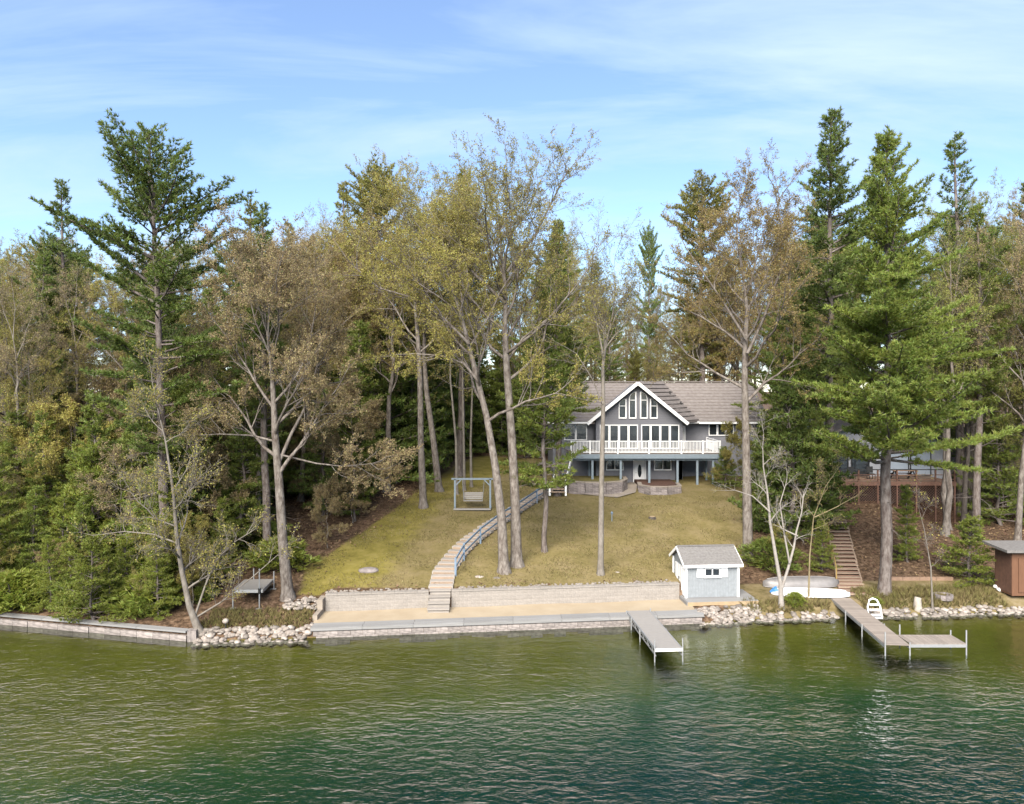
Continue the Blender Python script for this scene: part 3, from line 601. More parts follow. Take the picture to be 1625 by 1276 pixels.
# planters of stacked stone
def planter(name, label, arc, z0, z1, fillm):
    c = np.mean(arc, 0); P = thing(name, label, 'planter', (c[0], c[1], z0)); arc = [Vector((*p, 0)) for p in arc]
    pts = [arc[0]]
    for a, b in zip(arc[:-1], arc[1:]):
        n = max(1, int((b-a).length/.42)); pts += [a.lerp(b, (i+1)/n) for i in range(n)]
    rows = int(round((z1-z0)/.2))
    for r_ in range(rows):
        for i in range(len(pts)-1):
            a, b = pts[i], pts[i+1]; m_ = (a+b)/2; d = b-a
            piece('stone', M['stone'], P, (m_.x+random.uniform(-.02, .02), m_.y+random.uniform(-.03, .03), z0+.1+r_*.2), (d.length*.98, .28, .19), rz=math.atan2(d.y, d.x)+random.uniform(-.05, .05))
    for i in range(len(pts)-1):
        a, b = pts[i], pts[i+1]; m_ = (a+b)/2; d = b-a
        piece('cap_stone', M['concrete'], P, (m_.x, m_.y, z1+.035), (d.length*1.02, .34, .06), rz=math.atan2(d.y, d.x))
    MB().prism([(p.x, p.y+.1, z1-.45) for p in pts]+[(pts[-1].x, 64.9, z1-.45), (pts[0].x, 64.9, z1-.45)], (0, 0, .42)).build('soil', fillm, P)
mossm = mat('planter_grass', (0.15, 0.125, 0.04), .95, col2=(0.08, 0.07, 0.022), scale=3, bump=.03)
planter('stone_planter', 'curved stone planter with mossy top left of the lower door', [(4.3, 61.6), (4.7, 60.7), (5.8, 60.1), (7.4, 60.0), (8.7, 60.7), (9.3, 62.0), (9.4, 64.0)], 3.75, 4.72, mossm)
planter('mulch_planter', 'low stone planter of red-brown mulch right of the lower door', [(10.45, 62.4), (10.25, 60.7), (10.9, 59.8), (12.2, 59.6), (13.3, 60.2), (13.5, 62.0)], 3.62, 4.42, M['mulch'])
# concrete path
pth = [hit(*p) for p in ((838, 768), (870, 772), (905, 780), (940, 785), (975, 788), (998, 782))]+[Vector((9.95, 63.4, 3.95)), Vector((10.6, 64.7, 3.97))]
mb = MB(); L = []
for i, p in enumerate(pth):
    d = (pth[min(i+1, len(pth)-1)]-pth[max(i-1, 0)]); d.z = 0; d.normalize(); n_ = Vector((-d.y, d.x, 0))*.55; L.append((p+n_, p-n_))
for (a, b), (c_, d_) in zip(L[:-1], L[1:]):
    for z_ in (.06,): mb.face([Vector((q.x, q.y, gz(q.x, q.y)+z_)) for q in (b, d_, c_, a)])
tag(mb.build('concrete_path', M['concrete']), kind='structure')

# ---- retaining wall pieces, sea wall, sand
TA = math.atan2(2.3, 19.7)
def shp(X, s): return (X, float(shore(X))+s)
def blockwall(name, label, x0, x1):
    c = shp((x0+x1)/2, 2.84); Wt = thing(name, label, 'wall', (*c, .44)); L = (x1-x0)/math.cos(TA)
    for r_ in range(5):
        n = int(round(L/.44)); off = .22 if r_ % 2 else 0
        edges = sorted(set([0., L]+[min(L, max(0, i*L/n+off)) for i in range(n+1)]))
        for a, b in zip(edges[:-1], edges[1:]):
            if b-a < .05: continue
            m_ = (a+b)/2; p = shp(x0+m_*math.cos(TA), 2.84+random.uniform(-.012, .012)-.0)
            piece('block', M['block'], Wt, (p[0], p[1], .44+.09+r_*.18), (b-a-.008, .30, .176), rz=TA)
    n = int(round(L/.6))
    for i in range(n):
        p = shp(x0+(i+.5)*L/n*math.cos(TA), 2.83); piece('cap_stone', M['block'], Wt, (p[0], p[1], 1.375), (L/n-.01, .36, .07), rz=TA)
    MB().box((*c, .86), (L-.05, .26, .84), TA).build('core', M['stone'], Wt)
blockwall('retaining_wall', 'tan block retaining wall to the left of the lawn steps', -9.85, -4.47)
blockwall('retaining_wall', 'long tan block retaining wall between the lawn steps and the shed', -3.27, 9.3)
q = shp(-10.0, 2.1); rw = rthing('wall_return', 'short sloping concrete end of the block wall by the rock pile', 'wall', (*q, .4), 0)
lpart(MB().prism([(-.12, -.9, 0), (.12, -.9, 0), (.12, .9, 0), (-.12, .9, 0)], (0, 0, .35)).prism([(-.14, .1, .35), (.14, .1, .35), (.14, .95, .35), (-.14, .95, .35)], (0, 0, .5)), 'concrete', M['concrete'], rw)
SW = thing('sea_wall', 'sea wall of rough blocks with a weathered board cap beside the sand', 'sea wall', (*shp(0, .3), 0))
L = 19.9/math.cos(TA); n = 33
for r_ in range(3):
    for i in range(n):
        p = shp(-9.8+(i+.5+(.25 if r_ % 2 else -.0))*19.7/n, .12+random.uniform(-.03, .03)); piece('block', M['seablock'], SW, (p[0], p[1], -.28+r_*.235), (L/n-.02, .3, .225), rz=TA)
for i in range(8):
    for j in range(2):
        p = shp(-9.9+(i+.5)*19.9/8, .14+.36*j); piece('cap_board', M['capwood'], SW, (p[0], p[1], .485+random.uniform(-.006, .006)), (L/8-.015, .35, .07), rz=TA)
    p = shp(-9.9+(i+.5)*19.9/8, -.06); piece('fascia_board', M['capwood'], SW, (p[0], p[1], .43), (L/8-.015, .05, .15), rz=TA)
sx_ = np.linspace(-10.0, 9.75, 40); mb = MB()
for i in range(39):
    a, b = sx_[i], sx_[i+1]; mb.face([(*shp(a, .70), .505), (*shp(b, .70), .505), (*shp(b, 2.74), .50+.02*math.sin(b)), (*shp(a, 2.74), .50+.02*math.sin(a))])
tag(mb.build('sand', M['sand']), kind='structure')
LW = thing('timber_sea_wall', 'low weathered sea wall running along the wooded left shore', 'sea wall', (-21, 38.1, 0))
for (xa, xb) in ((-33, -26.7), (-26.7, -15.75)):
    n = int((xb-xa)/2.2)
    for i in range(n):
        x0, x1 = xa+(xb-xa)*i/n, xa+(xb-xa)*(i+1)/n; y0, y1 = float(shore(x0)), float(shore(x1)); an = math.atan2(y1-y0, x1-x0); ln = math.hypot(x1-x0, y1-y0)
        cx_, cy_ = (x0+x1)/2, (y0+y1)/2
        piece('cap_board', M['capwood'], LW, (cx_, cy_+.12, .46), (ln-.02, .42, .08), rz=an)
        for r_ in range(2):
            for j in range(3):
                u = (j+.5)/3; piece('block', M['seablock'], LW, (x0+(x1-x0)*u, y0+(y1-y0)*u+.08+random.uniform(-.03, .03), -.02+r_*.28-.12), (ln/3-.02, .3, .27), rz=an)
piece('end_block', M['seablock'], LW, (-15.55, 36.95, .12), (.4, .5, .8), rz=.2)

# ---- rocks
def rockmesh(seed):
    import bmesh
    bm = bmesh.new(); bmesh.ops.create_icosphere(bm, subdivisions=2, radius=.5); g = np.random.default_rng(seed); k = g.normal(0, 1, (4, 3))
    for v in bm.verts:
        c = np.array(v.co); f = 1+.16*math.sin(k[0]@c*3+1)+.12*math.sin(k[1]@c*5)+.05*g.normal(); v.co = Vector(c*f)
        v.co.z *= .72
    me = D.meshes.new('rock'); bm.to_mesh(me); bm.free(); me.polygons.foreach_set('use_smooth', np.ones(len(me.polygons), bool)); me.materials.append(M['rock']); return me
ROCKS = [rockmesh(i) for i in range(6)]
def riprap(label, xa, xb, sa, sb, n, dmin, dmax, zoff=0.0, cat='rocks'):
    c = shp((xa+xb)/2, (sa+sb)/2); t_ = thing('rock_pile', label, cat, (*c, gs((xa+xb)/2, (sa+sb)/2)))
    for i in range(n):
        X = random.uniform(xa, xb); s = random.uniform(sa, sb); d = random.uniform(dmin, dmax); p = shp(X, s); z = float(gs(X, s))
        W = Matrix.Translation((p[0], p[1], max(z, -.12)+d*.18+zoff)) @ Matrix.Rotation(random.uniform(0, 6.28), 4, 'Z') @ Matrix.Rotation(random.uniform(-.4, .4), 4, 'X') @ Matrix.Diagonal((d*random.uniform(.85, 1.3), d, d*random.uniform(.8, 1.1), 1))
        inst('rock', random.choice(ROCKS), t_, W)
riprap('pale rounded shore rocks between the leaning tree and the sand', -15.4, -9.95, -.55, .7, 260, .14, .34)
riprap('heap of small pale rocks at the left end of the block wall', -11.9, -10.2, 2.1, 3.3, 70, .14, .3, .1)
riprap('bank of pale rocks in front of the blue shed', 9.75, 13.3, -.45, .92, 270, .13, .30)
riprap('thin row of shore rocks below the white birch', 13.3, 17.4, -.55, .25, 110, .13, .34)
riprap('line of pale shore rocks right of the wooden dock', 18.9, 31, -.5, .3, 290, .13, .34)
es = MB(); g = np.random.default_rng(3); Vs, Fs, k = [], [], 0
for i in range(230):
    X = g.uniform(-9.9, 9.4)
    if -4.6 < X < -3.1: continue
    s = 3.1+abs(g.normal(0, .12)); d = g.uniform(.06, .17); me = ROCKS[i % 6]; co = np.empty(len(me.vertices)*3, np.float32); me.vertices.foreach_get('co', co); co = co.reshape(-1, 3)
    fi = np.empty(len(me.polygons)*3, np.int32); me.loops.foreach_get('vertex_index', fi); p = shp(X, s)
    Vs.append(co*d+np.array([p[0], p[1], float(gs(X, s))+d*.2])); Fs.append(fi.reshape(-1, 3)+k); k += len(co)
eo = D.objects.new('edging_stones', mesh_np('edging_stones', np.concatenate(Vs), [np.concatenate(Fs)], M['rock'], True)); COL.objects.link(eo); tag(eo, 'row of small pale stones along the top of the block wall', 'stones', kind='stuff')
for i, (px, py, d, lb) in enumerate(((585, 905, .8, 'half-buried boulder in the lawn left of the steps'), (788, 917, .35, 'small pale rock at the foot of the twin lawn trees'), (760, 915, .4, 'flat pinkish rock in the lawn beside the step railing'), (980, 908, .3, 'little rock on the lawn beyond the thin pale tree'))):
    p = hit(px, py); o = inst('boulder', ROCKS[i], None, Matrix.Translation(p-up*.04) @ Matrix.Diagonal((d*1.3, d, d*.6, 1))); tag(o, lb, 'rock')
    if i == 0: o.material_slots[0].link = 'OBJECT'; o.material_slots[0].material = M['stone']

# ---- lawn steps with blue railing
pp = [(-3.87, 39.9+1.0), (-3.87, 42.2)]+[tuple(hit(*p)[:2]) for p in ((705, 908), (724, 882), (754, 854), (792, 828), (832, 802), (866, 780), (884, 769))]
pp = [Vector((*p, 0)) for p in pp]; cum = [0]
for a, b in zip(pp[:-1], pp[1:]): cum.append(cum[-1]+(b-a).length)
def along(l):
    i = max(0, min(len(pp)-2, next((k for k in range(len(pp)-1) if cum[k+1] >= l), len(pp)-2))); f = (l-cum[i])/(cum[i+1]-cum[i]); p = pp[i].lerp(pp[i+1], f)
    def tg(j): j = max(0, min(len(pp)-2, j)); return (pp[j+1]-pp[j]).normalized()
    d = (tg(i)*(1-abs(f-.5))+(tg(i-1) if f < .5 else tg(i+1))*abs(f-.5)).normalized(); return p, d
LS = thing('lawn_steps', 'curving flight of grey timber steps climbing the lawn to the house', 'steps', (pp[0].x, pp[0].y, .5))
nst = 38; tot = cum[-1]
for k in range(4):
    piece('riser', M['step'], LS, (-3.87, shp(-3.87, 1.92+.36*k)[1], .50+.23*(k+1)-.145), (1.10, .38, .20), rz=TA*.5); piece('step', M['step'], LS, (-3.87, shp(-3.87, 1.85+.36*k)[1], .50+.23*(k+1)-.025), (1.16, .46, .055), rz=TA*.5)
for k in range(nst):
    p, d = along(.45+(tot-.45)*k/(nst-1)); z = gz(p.x, p.y); an = math.atan2(d.y, d.x)-math.pi/2
    piece('step', M['step'], LS, (p.x, p.y, z+.08), (1.32, .46, .14), rz=an)
    piece('riser', M['step_dark'], LS, (p.x-d.x*.22, p.y-d.y*.22, z+.03), (1.18, .06, .16), rz=an)
SR = thing('step_railing', 'slate-blue wooden handrail along the right side of the lawn steps', 'railing', (pp[1].x+.7, pp[1].y, 1.5))
pr = []
for k, l in enumerate([2.1, 4.6, 7.8, 11.0, 14.2, 17.4, 20.6, tot]):
    p, d = along(min(l, tot)); n_ = Vector((d.y, -d.x, 0))*.68; q = p+n_; z = gz(q.x, q.y); pr.append(Vector((q.x, q.y, z))); MB().box((q.x, q.y, z+.5), (.11, .11, 1.1)).build('post', M['rail_blue'], SR)
for a, b in zip(pr[:-1], pr[1:]):
    MB().bar(a+up*.95, b+up*.95, .06, .11).build('top_rail', M['rail_blue'], SR); MB().bar(a+up*.5, b+up*.5, .05, .1).build('middle_rail', M['rail_blue'], SR)

# ---- garden swing
p = hit(750, 808); SF = thing('garden_swing_stand', 'grey-blue timber swing stand on the lawn', 'swing stand', p)
hw = 28.0/F*p.y; top_ = PZ(760, p.y)
for sgn in (-1, 1):
    x = p.x+sgn*hw
    for dy_ in (-.0,): MB().box((x, p.y, (p.z+top_)/2), (.13, .13, top_-p.z)).build('post', M['trim_blue'], SF)
    MB().box((x, p.y+.1, p.z+.06), (.14, 1.3, .10)).build('skid', M['trim_blue'], SF)
    MB().bar((x-sgn*.02, p.y, top_-.5), (x-sgn*.45, p.y, top_-.06), .08).build('brace', M['trim_blue'], SF)
MB().box((p.x, p.y, top_), (2*hw+.5, .13, .13)).build('top_beam', M['trim_blue'], SF)
MB().box((p.x, p.y-.5, p.z+.07), (2*hw+.1, .35, .09)).build('base_plank', M['dockdeck'], SF)
SB = thing('swing_bench', 'slatted grey bench hanging from the swing frame', 'swing', (p.x+.05, p.y, p.z+.45))
bx_, bz = p.x+.05, p.z+.62
for k in range(4): piece('seat_slat', M['dockdeck'], SB, (bx_, p.y-.22+k*.12, bz), (1.4, .1, .03))
for k in range(4): piece('back_slat', M['dockdeck'], SB, (bx_, p.y+.24+k*.03, bz+.12+k*.13), (1.4, .03, .11))
for sgn in (-1, 1):
    MB().box((bx_+sgn*.66, p.y, bz+.2), (.06, .5, .05)).build('arm_rest', M['dockdeck'], SB)
    MB().tube([(bx_+sgn*.68, p.y-.2, bz), (bx_+sgn*.8, p.y, top_-.07)], .018, 5).build('chain', M['chain'], SB)
    MB().tube([(bx_+sgn*.68, p.y+.3, bz), (bx_+sgn*.8, p.y, top_-.07)], .018, 5).build('chain', M['chain'], SB)

# ---- blue shed on its platform
SP = rthing('shed_platform', 'low plank platform under the blue shed with a new tan front board', 'platform', (9.55, 41.75, .3), R(4.8))
for k in range(21): lpiece('plank', M['capwood'], SP, (1.85, -.75+.08+k*.155, .385), (3.95, .148, .04))
lpart(MB().box((1.85, -.78, .29), (3.95, .05, .19)), 'front_board', M['deck_tan'], SP); lpart(MB().box((-.14, .8, .27), (.05, 3.1, .2)), 'side_board', M['capwood'], SP)
for x in (.1, 1.8, 3.6):
    for y in (-.6, 2.2): lpart(MB().box((x, y, .0), (.14, .14, .7)), 'footing', M['step_dark'], SP)
SH = rthing('garden_shed', 'pale blue shed with white corner trim and grey shingle roof', 'shed', (9.6, 41.85, .71), R(4.8))
SWd, SD, SHt = 2.95, 2.3, 1.82
lpart(MB().prism([(0, 0, 0), (0, SD, 0), (0, SD, SHt), (0, SD/2, SHt+.62), (0, 0, SHt)], (SWd, 0, 0)), 'wall', M['siding_blue'], SH)
for k in range(19): lpiece('siding_batten', M['siding_blue'], SH, (.08+k*.155, -.008, SHt/2), (.02, .016, SHt-.1))
for x, y in ((.0, 0), (SWd, 0), (0, SD), (SWd, SD)): lpart(MB().box((x, y, SHt/2-.01), (.13, .13, SHt)), 'corner_trim', M['white'], SH)
ro = lpart(MB().prism([(-.18, -.2, SHt-.06), (-.18, SD/2, SHt+.68), (-.18, SD+.2, SHt-.06), (-.18, SD+.2, SHt+.0), (-.18, SD/2, SHt+.75), (-.18, -.2, SHt+.0)], (SWd+.36, 0, 0)), 'roof', M['shingle'], SH)
for k in range(7):
    t0, t1 = k/7, (k+1.05)/7; f = lambda t_, o_: (-.23+(SD/2+.23)*t_, SHt-.0+.76*t_+o_)
    lpart(MB().prism([(-.2, *f(t0, .035)), (-.2, *f(t1, .015)), (-.2, *f(t1, -.01)), (-.2, *f(t0, -.01))], (SWd+.4, 0, 0)), 'shingle_course', M['shingle'], ro)
lpart(MB().bar((-.2, SD/2, SHt+.79), (SWd+.2, SD/2, SHt+.79), .2, .05), 'ridge_cap', M['shingle'], ro)
lpart(MB().box((SWd/2, -.235, SHt-.06), (SWd+.42, .04, .15)), 'fascia', M['white'], SH)
for x in (-.2, SWd+.2):
    for y0, y1 in ((-.22, SD/2), (SD+.22, SD/2)): lpart(MB().bar((x, y0, SHt-.06), (x, y1, SHt+.70), .04, .15), 'barge_board', M['white'], SH)
window(SH, arch(1.02, 1.92, 1.14, 1.62, 0), -.01, .06, [((1.47, 1.17), (1.47, 1.6))], world=False)
for x in (.80, 2.15): lpart(MB().box((x, -.03, 1.38), (.40, .04, .56)), 'shutter', M['white'], SH)
lpart(MB().box((1.47, -.05, 1.10), (1.0, .09, .05)), 'sill', M['white'], SH)
for y in (.62, 1.42):
    d_ = lpart(MB().box((-.035, y, .82), (.05, .76, 1.55)), 'door', M['white'], SH); lpart(MB().box((-.07, y, .82), (.03, .1, 1.4)), 'door_brace', M['white'], d_)
lpart(MB().box((-.08, 1.06, .85), (.05, .04, .15)), 'door_handle', M['black'], SH)

# ---- docks
DO = rthing('aluminium_dock', 'pale panel dock with aluminium truss sides reaching out from the sea wall', 'dock', (6.60, 39.75, .0), R(4.4))
LD = 5.75                                                              # runs along local -Y
for k in range(5): lpiece('deck_panel', M['dockdeck'], DO, (0, -.575-k*1.15, .60), (1.16, 1.135, .04))
for sx2 in (-.6, .6):
    fr_ = lpart(MB().box((sx2, -LD/2, .57), (.05, LD, .10)), 'side_rail', M['alu'], DO)
    lpart(MB().box((sx2, -LD/2, .30), (.04, LD, .04)), 'lower_chord', M['alu'], DO)
    q = MB()
    for k in range(14): y0 = -k*LD/14; q.bar((sx2, y0, .31 if k % 2 else .53), (sx2, y0-LD/14, .53 if k % 2 else .31), .03)
    lpart(q, 'truss_web', M['alu'], DO)
lpart(MB().box((0, -LD, .55), (1.25, .05, .12)), 'end_rail', M['white'], DO)
for x, y, zt in ((-.64, -LD+.05, 1.0), (.64, -LD+.05, 1.05), (-.64, -3.0, .62), (.64, -3.0, .62), (-.64, -1.2, .62), (.64, -1.2, .62), (-.64, -.1, .65), (.64, -.1, .75)):
    lpart(MB().tube([(x, y, -.15), (x, y, zt)], .03, 8), 'leg', M['alu'], DO)
DW = thing('wooden_dock', 'L-shaped weathered plank dock on slim metal legs at the right', 'dock', (17.8, 38, 0))
a, b = Vector((18.3, 42.3, .56)), Vector((17.65, 34.75, .52)); dd = (b-a).normalized(); nn_ = Vector((-dd.y, dd.x, 0)); an = math.atan2(dd.y, dd.x)+math.pi/2
Ld = (b-a).length; nb = int(Ld/.2)
for k in range(nb):
    p = a+dd*((k+.5)*Ld/nb); piece('plank', M['dockwood'], DW, (p.x, p.y, p.z), (1.08, Ld/nb-.012, .04), rz=an)
for sgn in (-1, 1): MB().bar(a+nn_*sgn*.54-up*.08, b+nn_*sgn*.54-up*.08, .05, .13).build('side_rail', M['alu'], DW)
for k in range(12): piece('plank', M['dockwood'], DW, (18.32+(k+.5)*.215, 35.5, .52), (.203, 1.25, .04))
for y in (34.86, 36.14): MB().box((19.6, y, .44), (2.6, .05, .13)).build('side_rail', M['alu'], DW)
for x, y, zt in ((17.12, 34.8, 1.1), (18.25, 34.8, .62), (20.9, 34.9, 1.15), (20.9, 36.15, .75), (18.5, 36.2, 1.0), (17.3, 37.5, .6), (18.45, 37.6, .6), (17.5, 39.8, .6), (18.65, 39.8, .6)):
    MB().tube([(x, y, -.15), (x, y, zt)], .035, 8).build('leg', M['alu'], DW)
cp = Vector((18.95, 40.15, .58)); CH = thing('step_stool', 'small white plastic step ladder standing beside the wooden dock', 'ladder', (19.2, 40.4, .3))
for sgn in (-1, 1): MB().tube([(19.2+sgn*.36, 40.1, .1), (19.2+sgn*.33, 40.25, .7), (19.2+sgn*.2, 40.35, 1.0), (19.2, 40.38, 1.08)], .045, 6).build('side_frame', M['white'], CH)
for k in range(3): MB().box((19.2, 40.1+.08*k, .28+.25*k), (.62-.06*k, .22, .05)).build('tread', M['white'], CH)
MB().box((19.2, 40.3, .12), (.74, .5, .06)).build('base', M['white'], CH)

# ---- boats on the bank
def hull(name, label, c, L, Wd, H, rz, m, point=.5):
    t_ = rthing(name, label, 'boat', c, rz); n, k = 15, 9; mb = MB()
    for i in range(n):
        u = i/(n-1)*2-1; f = max(0.03, (1-abs(u)**(3.2 if u < 0 else 2.4*point+1.2)))**.55; hz = H*(.55+.45*f)*(1 if f > .1 else .5)
        for j in range(k): a_ = math.pi*j/(k-1); mb.v.append((u*L/2, math.cos(a_)*Wd/2*f, .02+hz*math.sin(a_)**.8))
    for i in range(n-1):
        for j in range(k-1): q0 = i*k+j; mb.q.append((q0, q0+k, q0+k+1, q0+1))
    mb.n.append([j for j in range(k)]); mb.n.append([(n-1)*k+j for j in range(k)][::-1])
    lpart(mb, 'hull', m, t_, True)
    lpart(MB().tube([(u*L/2, 0, .04+H*(.55+.45*max(.03, 1-abs(u)**3)**.55)) for u in np.linspace(-.9, .9, 9)], .03, 5), 'keel', m, t_)
    for sgn in (-1, 1):
        lpart(MB().tube([(u*L/2, sgn*Wd/2*max(.03, 1-abs(u)**(3.2 if u < 0 else 2.4*point+1.2))**.55, .04) for u in np.linspace(-.97, .97, 13)], .03, 5), 'gunwale', m, t_)
    return t_
X = PX(1271, 44.2); hull('rowing_boat', 'upturned grey aluminium boat lying on the bank behind the birch', (X, 44.2, gz(X, 44.2)), 4.5, 1.1, .52, R(3), M['boat_grey'], 1.0)
X = PX(1284, 42.9); wb_ = hull('kayak', 'upturned white hull with a blue tip lying in front of the grey boat', (X, 42.75, gz(X, 42.75)), 4.3, 1.15, .34, R(-6), M['boat_white'], .35)
lpart(MB().tube([(-2.2, 0, .12), (-1.95, 0, .2), (-1.8, 0, .24)], [.05, .2, .24], 8), 'blue_tip', M['blue'], wb_)

# ---- stored dock section on the left bank
p = hit(393, 962); TB = rthing('stored_dock_section', 'pale dock section stored on posts under the trees at the left', 'dock section', (p.x, p.y+.9, p.z), R(3))
lpart(MB().box((0, 0, .88), (1.5, 2.1, .05)), 'panel', M['dockdeck'], TB)
for s_, d_ in (((0, -1.06, .82), (1.54, .06, .16)), ((0, 1.06, .82), (1.54, .06, .16)), ((-.76, 0, .82), (.06, 2.1, .16)), ((.76, 0, .82), (.06, 2.1, .16))): lpart(MB().box(s_, d_), 'rail', M['alu'], TB)
for x, y, h in ((.62, -1.12, 2.0), (-.74, -1.12, .95), (.82, 1.0, 1.35), (-.3, 1.1, 1.5)):
    lg = lpart(MB().tube([(x, y, -.05), (x, y, h)], .035, 8), 'post', M['alu'], TB); lpart(MB().box((x, y, -.02+gz(p.x+x, p.y+.9+y)-p.z), (.3, .3, .05)), 'foot_plate', M['alu'], lg)
lpart(MB().tube([(.62, -1.12, .7), (.62, -1.12, .98)], .07, 8), 'clamp', M['black'], TB)
p = hit(358, 1000); GLB = thing('globe_lamp', 'small white globe lamp on a short post above the shore rocks', 'lamp', p)
MB().tube([p, p+up*.3], .03, 6).build('post', M['black'], GLB); inst('globe', ROCKS[0], GLB, Matrix.Translation(p+up*.42) @ Matrix.Diagonal((.26, .26, .34, 1)))

# ---- neighbour's cabin, deck, stairs
CB = thing('cabin', 'low pale cabin with dark-framed glass doors behind the big right pine', 'cabin', (29, 61.5, 4.5))
MB().prism([(23.6, 61.6, 3.0), (35.5, 61.6, 3.0), (35.5, 61.6, 7.6), (29.5, 61.6, 9.9), (23.6, 61.6, 7.6)], (0, 7, 0)).build('wall', M['cabin'], CB)
for sgn, xe in ((-1, 22.9), (1, 36.2)): MB().prism([(29.5, 60.4, 10.1), (xe, 60.4, 7.45), (xe, 69.2, 7.45), (29.5, 69.2, 10.1)], (0, 0, .16)).build('roof', M['roof_dark'], CB)
for i, (x0, x1, g_) in enumerate(((24.6, 25.5, 0), (25.5, 27.3, 1), (27.5, 29.0, 1), (30.4, 32.2, 0), (32.3, 34, 0))): window(CB, arch(x0, x1, 5.05, 7.2, 0), 61.58, .07, m=M['black'], glass=M['glass_pale'] if not g_ else M['glass'])
CD = thing('cabin_deck', 'brown stained deck with lattice skirt in front of the cabin', 'deck', (28.6, 58, 3.5))
dz = 5.03
for k in range(24): piece('deck_board', M['brown_lt'], CD, (28.7, 58.08+k*.146, dz), (10.4, .138, .04))
MB().box((28.7, 57.97, dz-.12), (10.5, .05, .30)).build('fascia', M['brown'], CD)
for i in range(8):
    x = 23.55+i*1.47; zb_ = gz(x, 58)-.1; MB().box((x, 58.0, (zb_+dz+.95)/2), (.1, .1, dz+.95-zb_)).build('post', M['brown'], CD)
for z_, h_ in ((.95, .07), (.55, .05), (.2, .05)): MB().box((28.7, 57.98, dz+z_), (10.4, .06, h_)).build('rail', M['black'] if z_ == .95 else M['brown'], CD)
for i in range(7):
    x0 = 23.6+i*1.47; x1 = x0+1.37; z1 = dz-.27; z0 = min(gz(x0, 58), gz(x1, 58))-.05; q = MB(); sp_ = .2; h_ = z1-z0
    if h_ < .3: continue
    for d_ in (-1, 1):
        for k in range(int((1.37+h_)/sp_)):
            u0 = k*sp_; xa, za = (u0, 0) if u0 < 1.37 else (1.37, u0-1.37); xb, zb2 = (0, u0) if u0 < h_ else (u0-h_, h_)
            if d_ < 0: xa, xb = 1.37-xa, 1.37-xb
            if abs(xa-xb) > .05: q.bar((x0+xa, 58.02+.012*d_, z0+za), (x0+xb, 58.02+.012*d_, z0+zb2), .035, .012)
    tag(q.build('lattice', M['brown'], CD), kind='stuff')
MB().box((28.7, 58.6, 4.1), (10.2, .05, 1.6)).build('underdeck_shade', M['dark'], CD)  # near-black sheet behind the lattice stands in for the shade under the deck
PT = thing('picnic_table', 'red-brown picnic table on the cabin deck', 'table', (30.6, 59.3, dz))
for k in range(5): piece('top_plank', M['brown_lt'], PT, (30.6, 59.0+k*.15, dz+.75), (1.9, .14, .04))
for y in (58.6, 60.0):
    for j in range(2): piece('bench_plank', M['brown_lt'], PT, (30.6, y+j*.14-.07, dz+.45), (1.9, .13, .04))
for x in (29.9, 31.3):
    MB().bar((x, 58.6, dz+.02), (x, 59.25, dz+.73), .08).build('leg', M['black'], PT); MB().bar((x, 60.0, dz+.02), (x, 59.35, dz+.73), .08).build('leg', M['black'], PT); MB().box((x, 59.3, dz+.41), (.06, 1.6, .07)).build('crossbar', M['black'], PT)
for i, (x, y) in enumerate(((26.6, 59.4), (28.2, 59.6))):
    c_ = thing('deck_chair', ('dark metal chair by the cabin door, left of the tall pine trunk', 'dark metal chair beside the picnic table on the cabin deck')[i], 'chair', (x, y, dz), 'chairs on the cabin deck')
    MB().box((x, y, dz+.44), (.5, .5, .05)).build('seat', M['black'], c_); MB().box((x, y+.24, dz+.75), (.5, .04, .5)).build('backrest', M['black'], c_)
    for dx_ in (-.22, .22):
        for dy_ in (-.22, .22): MB().box((x+dx_, y+dy_, dz+.22), (.04, .04, .42)).build('leg', M['black'], c_)
CS = thing('hillside_stairs', 'dark timber stairs climbing the leaf-covered bank to the cabin deck', 'stairs', (19.2, 43.2, .8))
a = hit(1354, 946); b = hit(1322, 803); n = 27
for k in range(n):
    p = a.lerp(b, k/(n-1)); z = gz(p.x, p.y); wd = 1.5-.25*k/n
    piece('tread', M['step_dark'], CS, (p.x, p.y, z+.10), (wd, .30, .06), rz=-.05); piece('riser', M['brown'], CS, (p.x, p.y+.17, z+.05), (wd-.03, .05, .24), rz=-.05)
for sgn in (-1, 1): 
    for k in range(6): p, q = a.lerp(b, k/6), a.lerp(b, (k+1)/6); MB().bar((p.x+sgn*.74, p.y, gz(p.x, p.y)+.02), (q.x+sgn*.66, q.y, gz(q.x, q.y)+.02), .07, .2).build('stringer', M['step_dark'], CS)
HR = thing('stair_handrail', 'yellow pole handrail on the left of the cabin stairs', 'handrail', (a.x-.8, a.y+1.5, 1.0))
pv = None
for k, u in enumerate((.12, .36, .58, .8, .98)):
    p = a.lerp(b, u); z = gz(p.x-.8, p.y); q = Vector((p.x-.8, p.y, z)); MB().tube([q-up*.1, q+up*1.0], .04, 6).build('post', M['yellow_pole'], HR)
    if pv and k != 2: MB().tube([pv+up*.95, q+up*.95], .035, 6).build('rail', M['yellow_pole'], HR)
    pv = q

